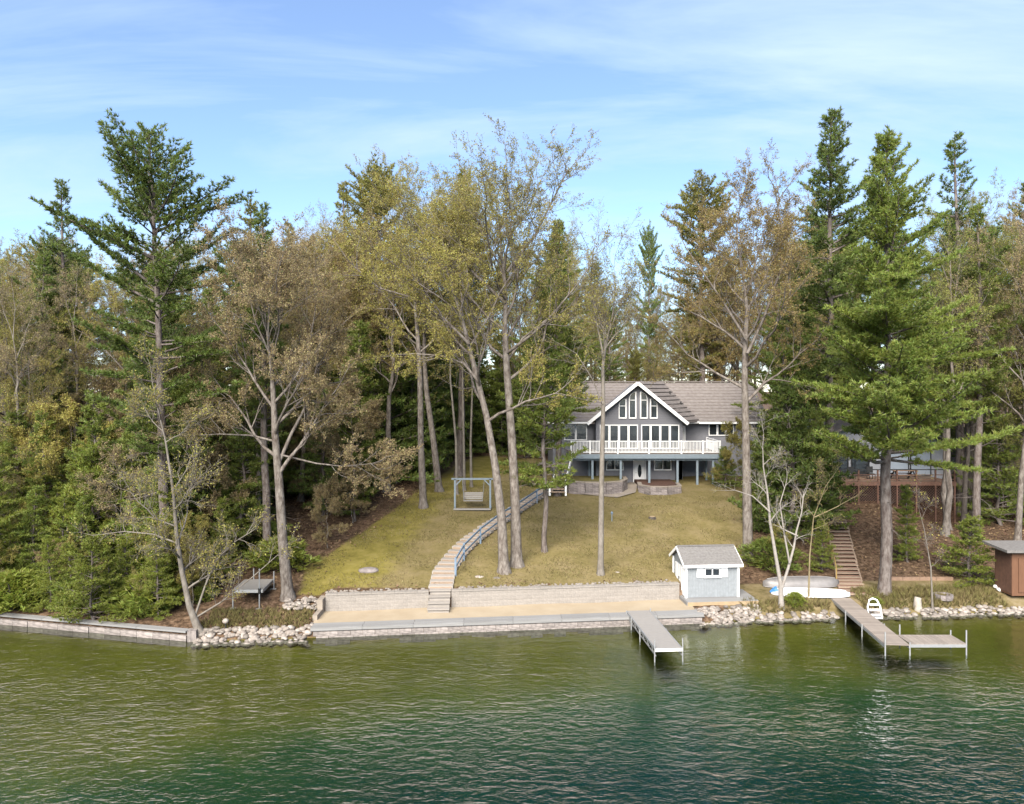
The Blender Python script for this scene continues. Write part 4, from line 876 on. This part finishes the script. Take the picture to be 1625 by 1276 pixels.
# ---- right shore odds and ends
p = hit(1606, 945); HT = rthing('lakeside_hut', 'narrow brown hut with a flat grey roof at the right edge', 'hut', (PX(1606, 42.4), 42.4, .7), 0)
lpart(MB().box((.75, .75, 1.2), (1.5, 1.5, 2.5)), 'wall', M['hut'], HT); lpart(MB().box((.02, .75, 1.2), (.06, 1.4, 2.3)), 'side_panel', M['brown'], HT)
lpart(MB().prism([(-.5, -.35, 2.42), (2.0, -.35, 2.42), (2.0, 1.9, 2.52), (-.5, 1.9, 2.52)], (0, 0, .14)), 'roof', M['shingle'], HT)
lpart(MB().box((.75, -.02, 1.1), (.8, .05, 1.9)), 'door', M['hut'], HT)
p = hit(1497, 950); FP = thing('fire_pit', 'ring of dark stones forming a fire pit on the right shore', 'fire pit', p)
for k in range(12): a_ = k*math.pi/6; piece('stone', M['stone'], FP, (p.x+.42*math.cos(a_), p.y+.42*math.sin(a_), p.z+.12), (.24, .15, .26), rz=a_+math.pi/2)
MB().prism([(p.x+.36*math.cos(a_), p.y+.36*math.sin(a_), p.z+.02) for a_ in np.linspace(0, 6.28, 13)[:-1]], (0, 0, .05)).build('ash', M['black'], FP)
p = hit(1456, 966); SU = thing('tree_stump', 'pale cut stump at the water edge right of the wooden dock', 'stump', p)
MB().tube([p-up*.2, p+up*.05, p+up*.45, p+Vector((.03, 0, .62))], [.3, .24, .19, .17], 9).build('stump_wood', M['stump'], SU, True)
p = hit(1035, 823); S2 = thing('lawn_stump', 'low cut stump in the lawn below the mulch planter', 'stump', p)
MB().tube([p-up*.1, p+up*.06, p+up*.14], [.34, .26, .22], 10).build('stump_wood', M['bark_dark'], S2); MB().tube([p+up*.135, p+up*.15], [.2, .2], 10).build('cut_face', M['deck_tan'], S2)
p = hit(971, 828); GP = thing('garden_light', 'slim blue-grey garden light on the lawn right of the thin tree', 'lamp', p)
MB().tube([p, p+up*.55], .035, 6).build('post', M['trim_blue'], GP); MB().tube([p+up*.5, p+up*.62, p+up*.72], [.06, .09, .02], 8).build('lamp_head', M['rail_blue'], GP)
a, b = hit(1405, 921), hit(1512, 921); TE = thing('timber_edging', 'brown timber edging at the foot of the leafy bank', 'edging', (a+b)/2)
for k in range(4): p, q = a.lerp(b, k/4), a.lerp(b, (k+.98)/4); MB().bar(p+up*.08, q+up*.08, .16, .22).build('timber', M['brown_lt'], TE)
p = hit(1592, 938); WP = thing('white_pile', 'small white pile beside the brown hut', 'stones', p)
for k in range(9): inst('stone', ROCKS[k % 6], WP, Matrix.Translation(p+Vector((random.uniform(-.35, .35), random.uniform(-.2, .2), .1+.12*random.random()))) @ Matrix.Diagonal((.3, .3, .3, 1)))  # rounded lumps model a loose white pile
for o in WP.children: o.material_slots[0].link = 'OBJECT'; o.material_slots[0].material = M['white']
# woodland shed glimpsed on the left
WX0 = PX(595, 74); WS_ = rthing('woodland_cabin', 'weathered grey shingled outbuilding half hidden in the left woods', 'outbuilding', (WX0, 74, gz(WX0, 74)), R(-12))
zg = 0; lpart(MB().box((0, 2, 1.2), (5.2, 4, 2.6)), 'wall', M['brown'], WS_); lpart(MB().box((-.4, -.03, 1.35), (3.2, .08, 1.9)), 'opening_shade', M['dark'], WS_)  # near-black panel on the wall stands in for the unlit inside
for y0, y1 in ((-.6, 2.0), (4.6, 2.0)): lpart(MB().prism([(-3.1, y0, 2.45), (3.1, y0, 2.45), (3.1, y1, 4.3), (-3.1, y1, 4.3)], (0, 0, .14)), 'roof', M['shingle'], WS_)

# ================================================================== trees
PINES = [pine(11, 26, .36, 3.9, 'old'), pine(12, 26, .30, 5.2, 'cone', step=.5, per=5, dead=4), pine(13, 25, .42, 3.4, 'old', dead=8), pine(14, 24, .30, 3.3, 'flat', step=.5)]
HEML = [pine(21, 10, .06, 2.6, 'cone', step=.36, per=5, dead=0, r0=.12, droop=.12), pine(22, 13, .12, 2.9, 'cone', step=.4, per=5, dead=3, r0=.14, droop=.2), pine(23, 6, .04, 2.1, 'cone', step=.3, per=5, dead=0, r0=.08, tuft=.19)]
DECS = [decid(31, 22, spread=.52, limbs=11), decid(32, 23, spread=.40, limbs=12, side_from=.3), decid(33, 21, spread=.5, limbs=9, leafn=3, top=1.1), decid(34, 18, spread=.55, limbs=10, leafn=5), decid(35, 20, spread=.42, limbs=10, leafn=3, leafk=2, side_from=.45)]
SAPS = [decid(41, 9, spread=.6, limbs=9, r0=.07, side_from=.2, leafn=4, lsize=.12, top=.5), decid(42, 12, spread=.4, limbs=8, r0=.09, side_from=.4, leafn=3, leafk=1, lsize=.12)]
def trunkpx(px0, py0, Y, pts):
    return [((x-px0)/F*Y, dy_, (py0-y)/F*Y) for (x, y), dy_ in zip(pts, np.cumsum([0]+[random.uniform(-.15, .25) for _ in pts[1:]]))]
def own(name, seed, base, pts, label, leaf, bark='bark_grey', extra=(), z=None, **k):
    p = hit(*base); tr_ = trunkpx(base[0], base[1], p.y, pts); ex = [(trunkpx(base[0], base[1], p.y, e_), r_) for e_, r_ in extra]
    H = k.pop('H', 22); pr_ = decid(seed, H, trunk=tr_, bark=bark, extra=ex, **k)
    return put(name, pr_, p.x, p.y, pr_[2], label, leaf=leaf, rz=0)
# --- the individual trees one can pick out
own('oak_tree', 51, (800, 908), [(800, 908), (796, 820), (786, 740), (772, 660), (752, 580), (737, 520), (725, 480), (712, 440)], 'leaning oak on the lawn, left of the twin trunks, with pale yellow buds', 'leaf_yellow', r0=.30, limbs=12, spread=.5, leafn=5, H=22, extra=[([(760, 605), (735, 575), (700, 563), (655, 560), (620, 562)], .09), ([(745, 545), (700, 500), (650, 470), (600, 455), (560, 420)], .10)])
own('oak_tree', 52, (820, 897), [(820, 897), (818, 800), (812, 690), (804, 580), (801, 520), (803, 470), (800, 430), (795, 400)], 'upright oak on the lawn, right of the twin trunks, crown above the skyline', 'leaf_yellow', r0=.33, limbs=14, spread=.52, leafn=4, H=23, extra=[([(803, 575), (830, 535), (868, 505), (920, 495)], .09), ([(802, 480), (760, 440), (720, 400), (690, 350)], .11), ([(805, 430), (850, 370), (880, 310), (900, 270)], .1)])
own('maple_tree', 53, (457, 950), [(457, 950), (450, 860), (443, 760), (437, 690), (435, 640), (432, 590), (428, 550), (424, 520)], 'tan-budded maple at the left end of the block wall', 'leaf_tan', r0=.30, limbs=13, spread=.48, leafn=6, H=20, side_from=.3, extra=[([(440, 740), (460, 690), (485, 640), (500, 580), (505, 520)], .11), ([(438, 700), (400, 690), (350, 688), (310, 690)], .07), ([(442, 720), (500, 735), (545, 740), (590, 735)], .06)])
own('oak_tree', 54, (1187, 886), [(1187, 886), (1187, 780), (1186, 690), (1185, 600), (1186, 540), (1188, 490), (1184, 450), (1181, 420)], 'tall orange-budded oak rising behind the blue shed', 'leaf_orange', r0=.32, limbs=15, spread=.48, leafn=5, H=22, side_from=.36, extra=[([(1186, 560), (1215, 500), (1240, 430), (1245, 360), (1235, 300)], .11), ([(1186, 540), (1150, 480), (1115, 430), (1090, 390)], .1)])
own('aspen_tree', 55, (953, 912), [(953, 912), (955, 760), (958, 640), (957, 580), (962, 540), (970, 510), (976, 480)], 'thin pale aspen standing alone on the lawn before the house', 'leaf_yellow', 'bark_pale', r0=.17, limbs=11, spread=.3, leafn=2, leafk=1, H=18, side_from=.5, top=1.1, extra=[([(957, 640), (940, 600), (915, 560), (890, 545)], .04), ([(957, 560), (945, 500), (938, 440), (945, 380)], .06)])
own('leaning_tree', 56, (318, 1006), [(318, 1006), (302, 960), (287, 900), (282, 850), (275, 780), (262, 700), (252, 650)], 'pale half-bare tree leaning left over the shore rocks', 'leaf_yellow', 'bark_pale', r0=.17, limbs=11, spread=.42, leafn=2, leafk=1, lsize=.11, H=12, side_from=.2, top=.3, extra=[([(310, 975), (325, 930), (340, 890), (370, 860), (395, 845)], .06), ([(312, 978), (350, 955), (400, 915), (440, 880)], .05), ([(284, 862), (240, 848), (190, 845), (150, 850)], .05)])
own('oak_tree', 57, (672, 805), [(672, 805), (668, 700), (667, 600), (664, 540), (660, 490), (656, 450), (650, 410)], 'straight grey oak on the lawn edge left of the swing', 'leaf_yellow', r0=.27, limbs=11, spread=.46, H=24, side_from=.42, leafn=5)
own('oak_tree', 58, (697, 780), [(697, 780), (688, 700), (676, 620), (672, 560), (674, 500), (682, 450), (690, 410)], 'left-leaning oak just behind the swing', 'leaf_yellow', r0=.29, limbs=11, spread=.46, H=26, side_from=.45, leafn=5)
for i, (bx2, tx) in enumerate(((725, 715), (737, 734), (748, 750))):
    own('young_maple', 60+i, (bx2, 785-6*i), [(bx2, 785-6*i), (bx2-1, 700), (tx, 600), (tx, 500), (tx+5, 420)], ('slim pale maple nearest the swing frame post', 'slim pale maple second from the swing frame post', 'slim pale maple above the swing beam, third from the leaning oak')[i], 'leaf_yellow', 'bark_pale', r0=.12, limbs=8, spread=.3, leafn=3, H=20, side_from=.55)
own('birch_tree', 65, (1240, 965), [(1240, 965), (1239, 925), (1231, 880), (1225, 830), (1219, 780), (1212, 740), (1210, 705)], 'bare white birch with forked stems at the water edge right of the shed', 'leaf_yellow', 'bark_birch', r0=.13, limbs=5, spread=.3, leafn=1, leafk=1, lsize=.07, H=8, side_from=.5, dense=.6, extra=[([(1240, 935), (1252, 900), (1263, 870), (1269, 845), (1276, 815), (1280, 785)], .09), ([(1253, 893), (1245, 850), (1240, 800), (1252, 765)], .06), ([(1222, 812), (1195, 787), (1165, 777)], .05), ([(1266, 850), (1240, 838), (1235, 825)], .05)])
own('bare_sapling', 66, (1283, 950), [(1283, 950), (1285, 880), (1292, 820), (1310, 770), (1335, 735)], 'bare yellowish sapling between the boats and the cabin stairs', 'leaf_yellow', 'bark_olive', r0=.05, limbs=6, spread=.3, leafn=1, leafk=1, lsize=.08, H=7, side_from=.35, dense=.6, extra=[([(1292, 820), (1330, 805), (1365, 785)], .035)])
own('bare_sapling', 67, (1480, 968), [(1480, 968), (1478, 900), (1470, 840), (1462, 800)], 'thin grey sapling at the shore right of the stump', 'leaf_yellow', 'bark_pale', r0=.05, limbs=5, spread=.3, leafn=1, leafk=1, H=6, side_from=.3, dense=.5)
def solo(proto, px, py, pytop, label, leaf, name='white_pine', sx=1.0, **k):
    p = hit(px, py); return put(name, proto, p.x, p.y, PZ(pytop, p.y)-p.z, label, leaf=leaf, sx=sx, **k)
PA = pine(71, 26, .30, 4.0, 'flat', step=.55, per=4, dead=26, lean=-.9); solo(PA, 262, 945, 182, 'tallest white pine on the left shore with bare grey lower branches', 'needle_dark', rz=0)
PI = pine(72, 27, .30, 6.4, 'cone', step=.48, per=7, dead=5, r0=.33); solo(PI, 1403, 943, 197, 'big bright white pine standing on the right shore lawn', 'needle', rz=1.0)
solo(pine(73, 15.5, .26, 2.9, 'old', step=.42, per=5, dead=4, r0=.15), 864, 876, 455, 'small dark pine on the lawn in front of the house left end', 'needle', rz=.6)
solo(PINES[0], 425, 893, 318, 'pine with a flared grey trunk behind the tan maple', 'needle_dark')
def back(kind, px, Y, pyt, label, leaf, name, group=None, **k): return putpx(name, kind, px, Y, pyt, label, leaf=leaf, group=group, **k)
back(PINES[1], 1318, 57, 168, 'tallest dark pine behind the big right shore pine', 'needle_dark', 'white_pine')
back(PINES[0], 1525, 60, 207, 'round-topped pine second from the right edge skyline', 'needle_dark', 'white_pine')
back(PINES[3], 1112, 78, 262, 'flat-topped olive pine on the skyline right of the gap', 'needle_olive', 'white_pine')
back(PINES[3], 602, 66, 240, 'olive pine topping the middle-left skyline', 'needle_olive', 'white_pine')
back(PINES[2], 728, 68, 258, 'olive pine on the skyline between the two oaks', 'needle_olive', 'white_pine')
back(PINES[1], 885, 60, 345, 'green pine left of the house roof', 'needle', 'white_pine')
back(PINES[0], 92, 60, 280, 'dark pine left of the tallest shore pine', 'needle_dark', 'white_pine')
back(PINES[2], 405, 64, 310, 'sparse olive pine on the skyline above the tan maple', 'needle_olive', 'white_pine')
back(PINES[3], 1030, 92, 346, 'slender lone spruce in the skyline gap behind the house', 'needle_dark', 'spruce_tree', sx=.45)
back(PINES[0], 545, 70, 285, 'olive pine left of the middle-left skyline top', 'needle_olive', 'white_pine')
back(PINES[1], 1250, 64, 420, 'green pine right of the orange oak', 'needle', 'white_pine')
# trunks on the right bank
for i, (px, py, pyt, kk, lf, lb) in enumerate(((1540, 818, 262, 1, 'leaf_green', 'pale-trunked yellow-green tree behind the right shrub'), (1614, 866, 250, 0, 'leaf_tan', 'straight grey tree behind the brown hut'), (1500, 850, 300, 4, 'leaf_green', 'slim grey tree before the lattice skirt'), (1530, 790, 290, 2, 'leaf_yellow', 'leaning grey tree at the right end of the cabin deck'), (1570, 780, 330, 4, 'leaf_yellow', 'slim grey tree in the woods left of the straight one'))):
    solo(DECS[kk], px, py, pyt, lb, lf, 'hardwood_tree', bark='bark_grey', sx=.85)
# --- shrubs
CED = [bushy(81, 4.2, 1.3, 1700, .24, .06, shape='round'), bushy(82, 3.6, 1.5, 1300, .24, .06, shape='round'), bushy(83, 1.3, .9, 500, .2, .05, shape='round')]
def shrub(proto, px, py, H, label, leaf='cedar', sx=1.0, name='cedar_shrub'): p = hit(px, py); return put(name, proto, p.x, p.y, H, label, 'shrub', leaf=leaf, sx=sx)
shrub(HEML[0], 1440, 892, 5.0, 'tall yellow-green cedar on the bank below the cabin deck')
shrub(HEML[2], 1541, 926, 4.2, 'broad yellow-green cedar left of the brown hut', sx=1.35)
shrub(HEML[2], 1305, 905, 3.2, 'green young cedar beside the cabin stairs', 'needle_bright')
shrub(CED[2], 1262, 964, .8, 'low green bush at the foot of the birch', 'needle_bright', name='low_bush')
shrub(CED[2], 1225, 905, 1.9, 'loose dark green bush behind the shed corner', 'needle', name='low_bush', sx=1.3)
shrub(CED[2], 1390, 962, .5, 'small green tuft at the wooden dock', 'needle_bright', name='low_bush')
for i, (px, py, H, lb) in enumerate(((150, 985, 4.6, 'bright young pine overhanging the timber sea wall'), (110, 965, 3.6, 'young pine left of the bright one on the wooded shore'), (200, 955, 3.8, 'young pine right of the bright one on the wooded shore'), (322, 935, 2.6, 'young pine beside the stored dock section'))):
    p = hit(px, py); put('young_pine', HEML[2], p.x, p.y, H, lb, leaf='needle_bright', sx=1.1)
for i, (px, py, H, pr_, lf, lb) in enumerate(((130, 900, 7.5, 1, 'needle_bright', 'bright hemlock filling the gap left of the tallest shore pine'), (50, 935, 6, 0, 'needle', 'bushy hemlock above the timber sea wall near the left edge'), (228, 890, 8, 0, 'needle', 'bushy hemlock just behind the tallest shore pine trunk'), (335, 850, 9, 1, 'needle', 'tall bushy hemlock between the leaning tree and the tan maple'), (20, 860, 10, 1, 'needle_bright', 'bright hemlock at the left edge'), (345, 885, 5.5, 0, 'needle', 'low hemlock behind the stored dock section'), (285, 935, 3.4, 2, 'needle_bright', 'low bright pine at the leaning tree'), (1150, 772, 3.4, 2, 'needle', 'small pine at the right end of the house deck'), (1205, 800, 6.5, 0, 'needle', 'bushy hemlock right of the orange oak trunk'), (1240, 830, 5, 2, 'needle_bright', 'bright young pine behind the birch'))):
    p = hit(px, py); put('hemlock_tree' if pr_ < 2 else 'young_pine', HEML[pr_], p.x, p.y, H, lb, leaf=lf, sx=1.15)
for i, (px, py, H, lf, lb) in enumerate(((1166, 778, 6, 'leaf_yellow', 'yellow sapling at the right corner of the house deck'), (1600, 800, 6.5, 'cedar', 'bright yellow-green sapling behind the hut'), (1575, 790, 5, 'cedar', 'bright yellow-green sapling left of the straight grey tree'), (560, 830, 4.5, 'leaf_tan', 'tan sapling on the leafy bank left of the lawn'), (520, 870, 4, 'leaf_tan', 'tan sapling on the leafy bank right of the maple'), (1240, 905, 3, 'leaf_yellow', 'thin sapling behind the birch stems'))):
    p = hit(px, py); put('sapling', SAPS[0], p.x, p.y, H, lb, leaf=lf, bark='bark_pale')
# --- the woods
SKX = [0, 60, 130, 230, 340, 400, 480, 540, 620, 700, 760, 880, 930, 960, 1040, 1060, 1100, 1200, 1280, 1330, 1440, 1560, 1625]
SKY_ = [345, 335, 330, 365, 360, 335, 335, 305, 285, 300, 280, 310, 365, 390, 400, 345, 300, 275, 290, 250, 260, 270, 262]
LAWNP = np.array(LAWN)
def free(X, Y, r=1.2):
    if inpoly(np.array([X]), np.array([Y]), LAWN)[0] > -r: return False
    if 1.5 < X < 24 and 58 < Y < 79: return False
    if 21.5 < X < 37 and 56.5 < Y < 70.5: return False
    if abs(X-WX0) < 4.2 and 71 < Y < 80: return False
    if X > 10 and Y < 50: return False
    if PX(350, Y) < X < PX(435, Y) and Y < 43.5: return False
    return True
LB = {'needle_dark': ('dark green pine in the woods', 'white_pine'), 'needle': ('green pine in the woods', 'white_pine'), 'needle_olive': ('olive pine in the woods', 'white_pine'), 'leaf_tan': ('tan-budded hardwood in the woods', 'hardwood_tree'), 'leaf_yellow': ('yellow-budded hardwood in the woods', 'hardwood_tree'), 'leaf_green': ('pale green hardwood in the woods', 'hardwood_tree'), 'leaf_orange': ('orange-budded hardwood in the woods', 'hardwood_tree')}
rw_ = random.Random(5)
PLACES = [(40, 'at the left edge'), (120, 'left of the tallest shore pine'), (190, 'just left of the tallest shore pine'), (300, 'behind the tallest shore pine'), (370, 'right of the tallest shore pine'), (440, 'behind the tan maple'), (510, 'right of the tan maple'), (580, 'left of the woodland outbuilding'), (650, 'above the woodland outbuilding'), (720, 'behind the leaning lawn oaks'), (790, 'behind the garden swing'), (860, 'behind the twin oaks'), (930, 'left of the house roof'), (1000, 'behind the house gable'), (1070, 'behind the house chimney side'), (1140, 'behind the right end of the house roof'), (1210, 'behind the orange oak'), (1280, 'right of the orange oak'), (1350, 'left of the big right pine'), (1440, 'behind the big right pine'), (1510, 'right of the big right pine'), (1580, 'above the broad cedar'), (9999, 'at the right edge')]
PLACES[14] = (1070, 'behind the gable right slope')
def place(px, Y, H):
    w_ = next(b for a, b in PLACES if px < a); return ('short ' if H < 12 else 'tall ' if H > 19 else 'middling ')+'%s '+w_+(', front row' if Y < 56 else ', far back' if Y > 72 else '')
def woods(n, pxr, Yr, region, pal, low=0, hmax=26, protos=None, jit=60):
    k = tries = 0
    while k < n and tries < n*30:
        tries += 1; px = rw_.uniform(*pxr); Y = rw_.uniform(*Yr); X = PX(px, Y)
        if not free(X, Y): continue
        lf = rw_.choice(pal); conif = lf.startswith('needle'); pyt = np.interp(px, SKX, SKY_)+rw_.uniform(0, jit)+low
        H = min(PZ(pyt, Y)-gz(X, Y), hmax*rw_.uniform(.85, 1.05))
        if H < 4: continue
        pr_ = rw_.choice(protos or (PINES if conif else DECS)); lb, nm = LB[lf]
        e = put(nm, pr_, X, Y, H, place(px, Y, H) % lb.replace(' in the woods', ''), leaf=lf, group=f'{lb} {region}'.replace('pine', 'pines').replace('hardwood', 'hardwoods'), rz=rw_.uniform(0, 6.28), bark=None if conif else rw_.choice(['bark_grey', 'bark_grey', 'bark_pale', 'bark_dark'])); k += 1
HW = ['leaf_tan', 'leaf_yellow', 'leaf_yellow', 'leaf_green']
woods(26, (-60, 430), (46, 62), 'left of the lawn', HW+['needle_dark', 'needle'], low=30, jit=90)
woods(26, (-120, 480), (62, 90), 'left of the lawn', HW+['needle_dark', 'leaf_tan'], jit=40)
woods(24, (480, 930), (68, 96), 'behind the lawn', ['leaf_yellow', 'leaf_yellow', 'leaf_tan', 'needle_olive', 'needle_dark'], low=15, jit=80)
woods(9, (930, 1140), (82, 120), 'behind the house', ['leaf_yellow', 'leaf_orange', 'leaf_yellow'], low=40, jit=160)
woods(20, (890, 1200), (84, 125), 'behind the house', ['leaf_yellow', 'leaf_orange', 'leaf_yellow', 'leaf_green', 'needle_olive'], low=110, jit=70, hmax=19)
woods(10, (880, 1010), (80, 112), 'behind the house', ['leaf_yellow', 'leaf_yellow', 'needle_dark', 'leaf_tan'], low=35, jit=50)
woods(14, (470, 900), (58, 74), 'at the back edge of the lawn', ['leaf_yellow', 'leaf_yellow', 'leaf_orange', 'leaf_tan'], low=-10, jit=70)
woods(16, (1130, 1320), (72, 100), 'right of the house', ['leaf_orange', 'leaf_yellow', 'leaf_orange', 'needle_dark'], low=10, jit=90)
woods(26, (1280, 1700), (64, 95), 'behind the cabin', ['leaf_green', 'leaf_yellow', 'leaf_tan', 'needle_dark', 'needle'], low=10, jit=90)
woods(10, (1500, 1720), (50, 62), 'at the right edge', ['leaf_green', 'leaf_yellow', 'leaf_tan', 'needle'], low=20, jit=120)
LB.update({'needle_dark': ('dark shady hemlock', 'hemlock_tree'), 'needle': ('green shady hemlock', 'hemlock_tree'), 'needle_bright': ('bright young pine', 'young_pine'), 'leaf_tan': ('tan-leaved sapling', 'sapling'), 'leaf_yellow': ('yellow-leaved sapling', 'sapling'), 'leaf_green': ('light green sapling', 'sapling')})
def under(n, pxr, Yr, region, pal, hr):
    k = tries = 0
    while k < n and tries < n*30:
        tries += 1; px = rw_.uniform(*pxr); Y = rw_.uniform(*Yr); X = PX(px, Y)
        if not free(X, Y, .9) or Y-shore(X) < .9: continue
        lf = rw_.choice(pal); conif = lf.startswith('needle'); lb, nm = LB[lf]; H = rw_.uniform(*hr)
        put(nm, rw_.choice(HEML if conif else SAPS), X, Y, H, place(px, Y, H) % lb, leaf=lf, group=f'{lb}s {region}', rz=rw_.uniform(0, 6.28)); k += 1
under(44, (-80, 420), (41.5, 54), 'in the left undergrowth', ['needle', 'needle', 'needle_bright', 'leaf_yellow', 'leaf_yellow', 'leaf_tan'], (5, 11))
under(34, (-80, 600), (52, 68), 'deep in the left woods', ['needle_dark', 'needle', 'needle_dark', 'leaf_tan'], (8, 14))
under(34, (430, 940), (64, 84), 'behind the lawn', ['needle_dark', 'needle', 'needle_dark'], (8, 15))
under(8, (1190, 1300), (52, 68), 'between the house and the cabin', ['needle', 'needle_dark'], (6, 13))
under(14, (1290, 1680), (68, 80), 'behind the cabin', ['needle_dark', 'needle', 'leaf_green'], (8, 14))
under(7, (1520, 1680), (52, 64), 'at the right edge', ['needle', 'leaf_green', 'leaf_green'], (4, 9))
under(22, (690, 900), (74, 96), 'behind the lawn', ['needle_dark', 'needle', 'needle_dark'], (7, 14))
under(14, (920, 1200), (84, 112), 'behind the house', ['needle', 'leaf_yellow', 'leaf_tan', 'leaf_yellow'], (4, 7))
under(12, (440, 660), (57, 68), 'at the wood edge left of the lawn', ['needle', 'leaf_tan', 'leaf_yellow', 'needle_dark'], (4, 9))
under(22, (-60, 440), (38.2, 42.5), 'along the left shore', ['needle_bright', 'needle', 'leaf_yellow', 'leaf_tan', 'leaf_yellow'], (2.2, 5.5))
for k in range(34):
    px = rw_.uniform(-30, 450); Y = rw_.uniform(38.5, 50); X = PX(px, Y)
    if not free(X, Y, .6) or Y-shore(X) < .7: continue
    put('low_bush', CED[2], X, Y, rw_.uniform(.7, 1.9), 'low '+('bright' if k % 3 else 'dark')+' green bush '+next(b for a, b in PLACES if px < a), 'shrub', leaf='needle_bright' if k % 3 else 'needle', group='low bushes on the left bank', sx=1.4)
# --- fallen leaves and shore grass
g = np.random.default_rng(9)
def scatter(name, n, X, Y, m, ln, wd, k, up_, label, cat):
    ok = np.array([gs(x, y-shore(x)) for x, y in zip(X, Y)]); P = np.column_stack([X, Y, ok+.02]); Dr = np.column_stack([g.normal(0, 1, len(X)), g.normal(0, 1, len(X)), np.full(len(X), up_)])
    V, Q = leaves(P, Dr, g, k, ln, wd, .5) if up_ < 1 else needles(P, Dr, g, k, ln, wd, .35)
    o = D.objects.new(name, mesh_np(name, V, [Q], m)); COL.objects.link(o); tag(o, label, cat, kind='stuff')
n = 26000; X = g.uniform(-34, 40, n); Y = shore(X)+g.uniform(1, 30, n)
outl = (inpoly(X, Y, LAWN) < .3+g.normal(0, .7, n)) & ~((X > -10) & (X < 9.6) & (Y < shore(X)+3.2)) & ~((X > 10) & (Y < shore(X)+4.0)) & ~((X > 3) & (X < 23) & (Y > 60)) & ~((X > 9) & (X < 14) & (Y < 45)) & ~((X > 18) & (X < 21.5) & (Y < 58))
scatter('fallen_leaves', n, X[outl], Y[outl], M['leaf_dead'], .17, .11, 1, .25, 'brown fallen leaves covering the banks beside the lawn', 'leaves')
n = 2600; X = g.uniform(12.5, 31, n); Y = shore(X)+g.uniform(.25, 2.6, n)**1.0; kp = ~((X > 17.3) & (X < 19.2)) & ~((Y-shore(X) > 1.2) & (X < 17.6)) & ~(X > 27.4)
scatter('shore_grass', n, X[kp], Y[kp], M['grass_dry'], .38, .035, 7, 1.6, 'dry yellow grass along the right shore', 'grass')
n = 900; X = g.uniform(-15.5, -10.2, n); Y = shore(X)+g.uniform(.6, 2.4, n)
scatter('shore_grass', n, X, Y, M['grass_dry'], .26, .03, 6, 1.6, 'dry grass above the rocks left of the sand', 'grass')

n = 50000; X = g.uniform(-13, 17, n); Y = shore(X)+g.uniform(3.2, 27, n); kp = inpoly(X, Y, LAWN) > g.normal(.1, .4, n)
vn = g.random((40, 40)); fx, fy = (X+15)/1.1, (Y-38)/1.1; ix, iy = fx.astype(int) % 39, fy.astype(int) % 39; fx %= 1; fy %= 1
kp &= (vn[ix, iy]*(1-fx)*(1-fy)+vn[ix+1, iy]*fx*(1-fy)+vn[ix, iy+1]*(1-fx)*fy+vn[ix+1, iy+1]*fx*fy) > g.uniform(.2, .75, n)
kp &= ~((X > 4) & (Y > 59.3)) 
X, Y = X[kp], Y[kp]; d2 = np.min([np.hypot(X-p.x, Y-p.y) for p in [along(l)[0] for l in np.linspace(0, tot, 60)]], 0); X, Y = X[d2 > .75], Y[d2 > .75]
scatter('lawn_grass', n, X, Y, M['lawn_blade'], .10, .03, 2, 1.6, 'short patchy spring grass of the sloping lawn', 'grass')

# things that share a label: say which by their order from the left
_by = {}
for o in COL.objects:
    if o.parent is None and o.get('label') and o.get('kind') is None: _by.setdefault(o['label'], []).append(o)
ORD = ['leftmost', 'second from left', 'third from left', 'fourth from left', 'fifth from left', 'sixth from left', 'seventh from left', 'eighth from left', 'ninth from left']
for lb, os_ in _by.items():
    if len(os_) < 2: continue
    os_.sort(key=lambda o: o.location.x/o.location.y)
    for i, o in enumerate(os_): o['label'] = lb+', '+(ORD[i] if i < len(ORD) else 'rightmost')
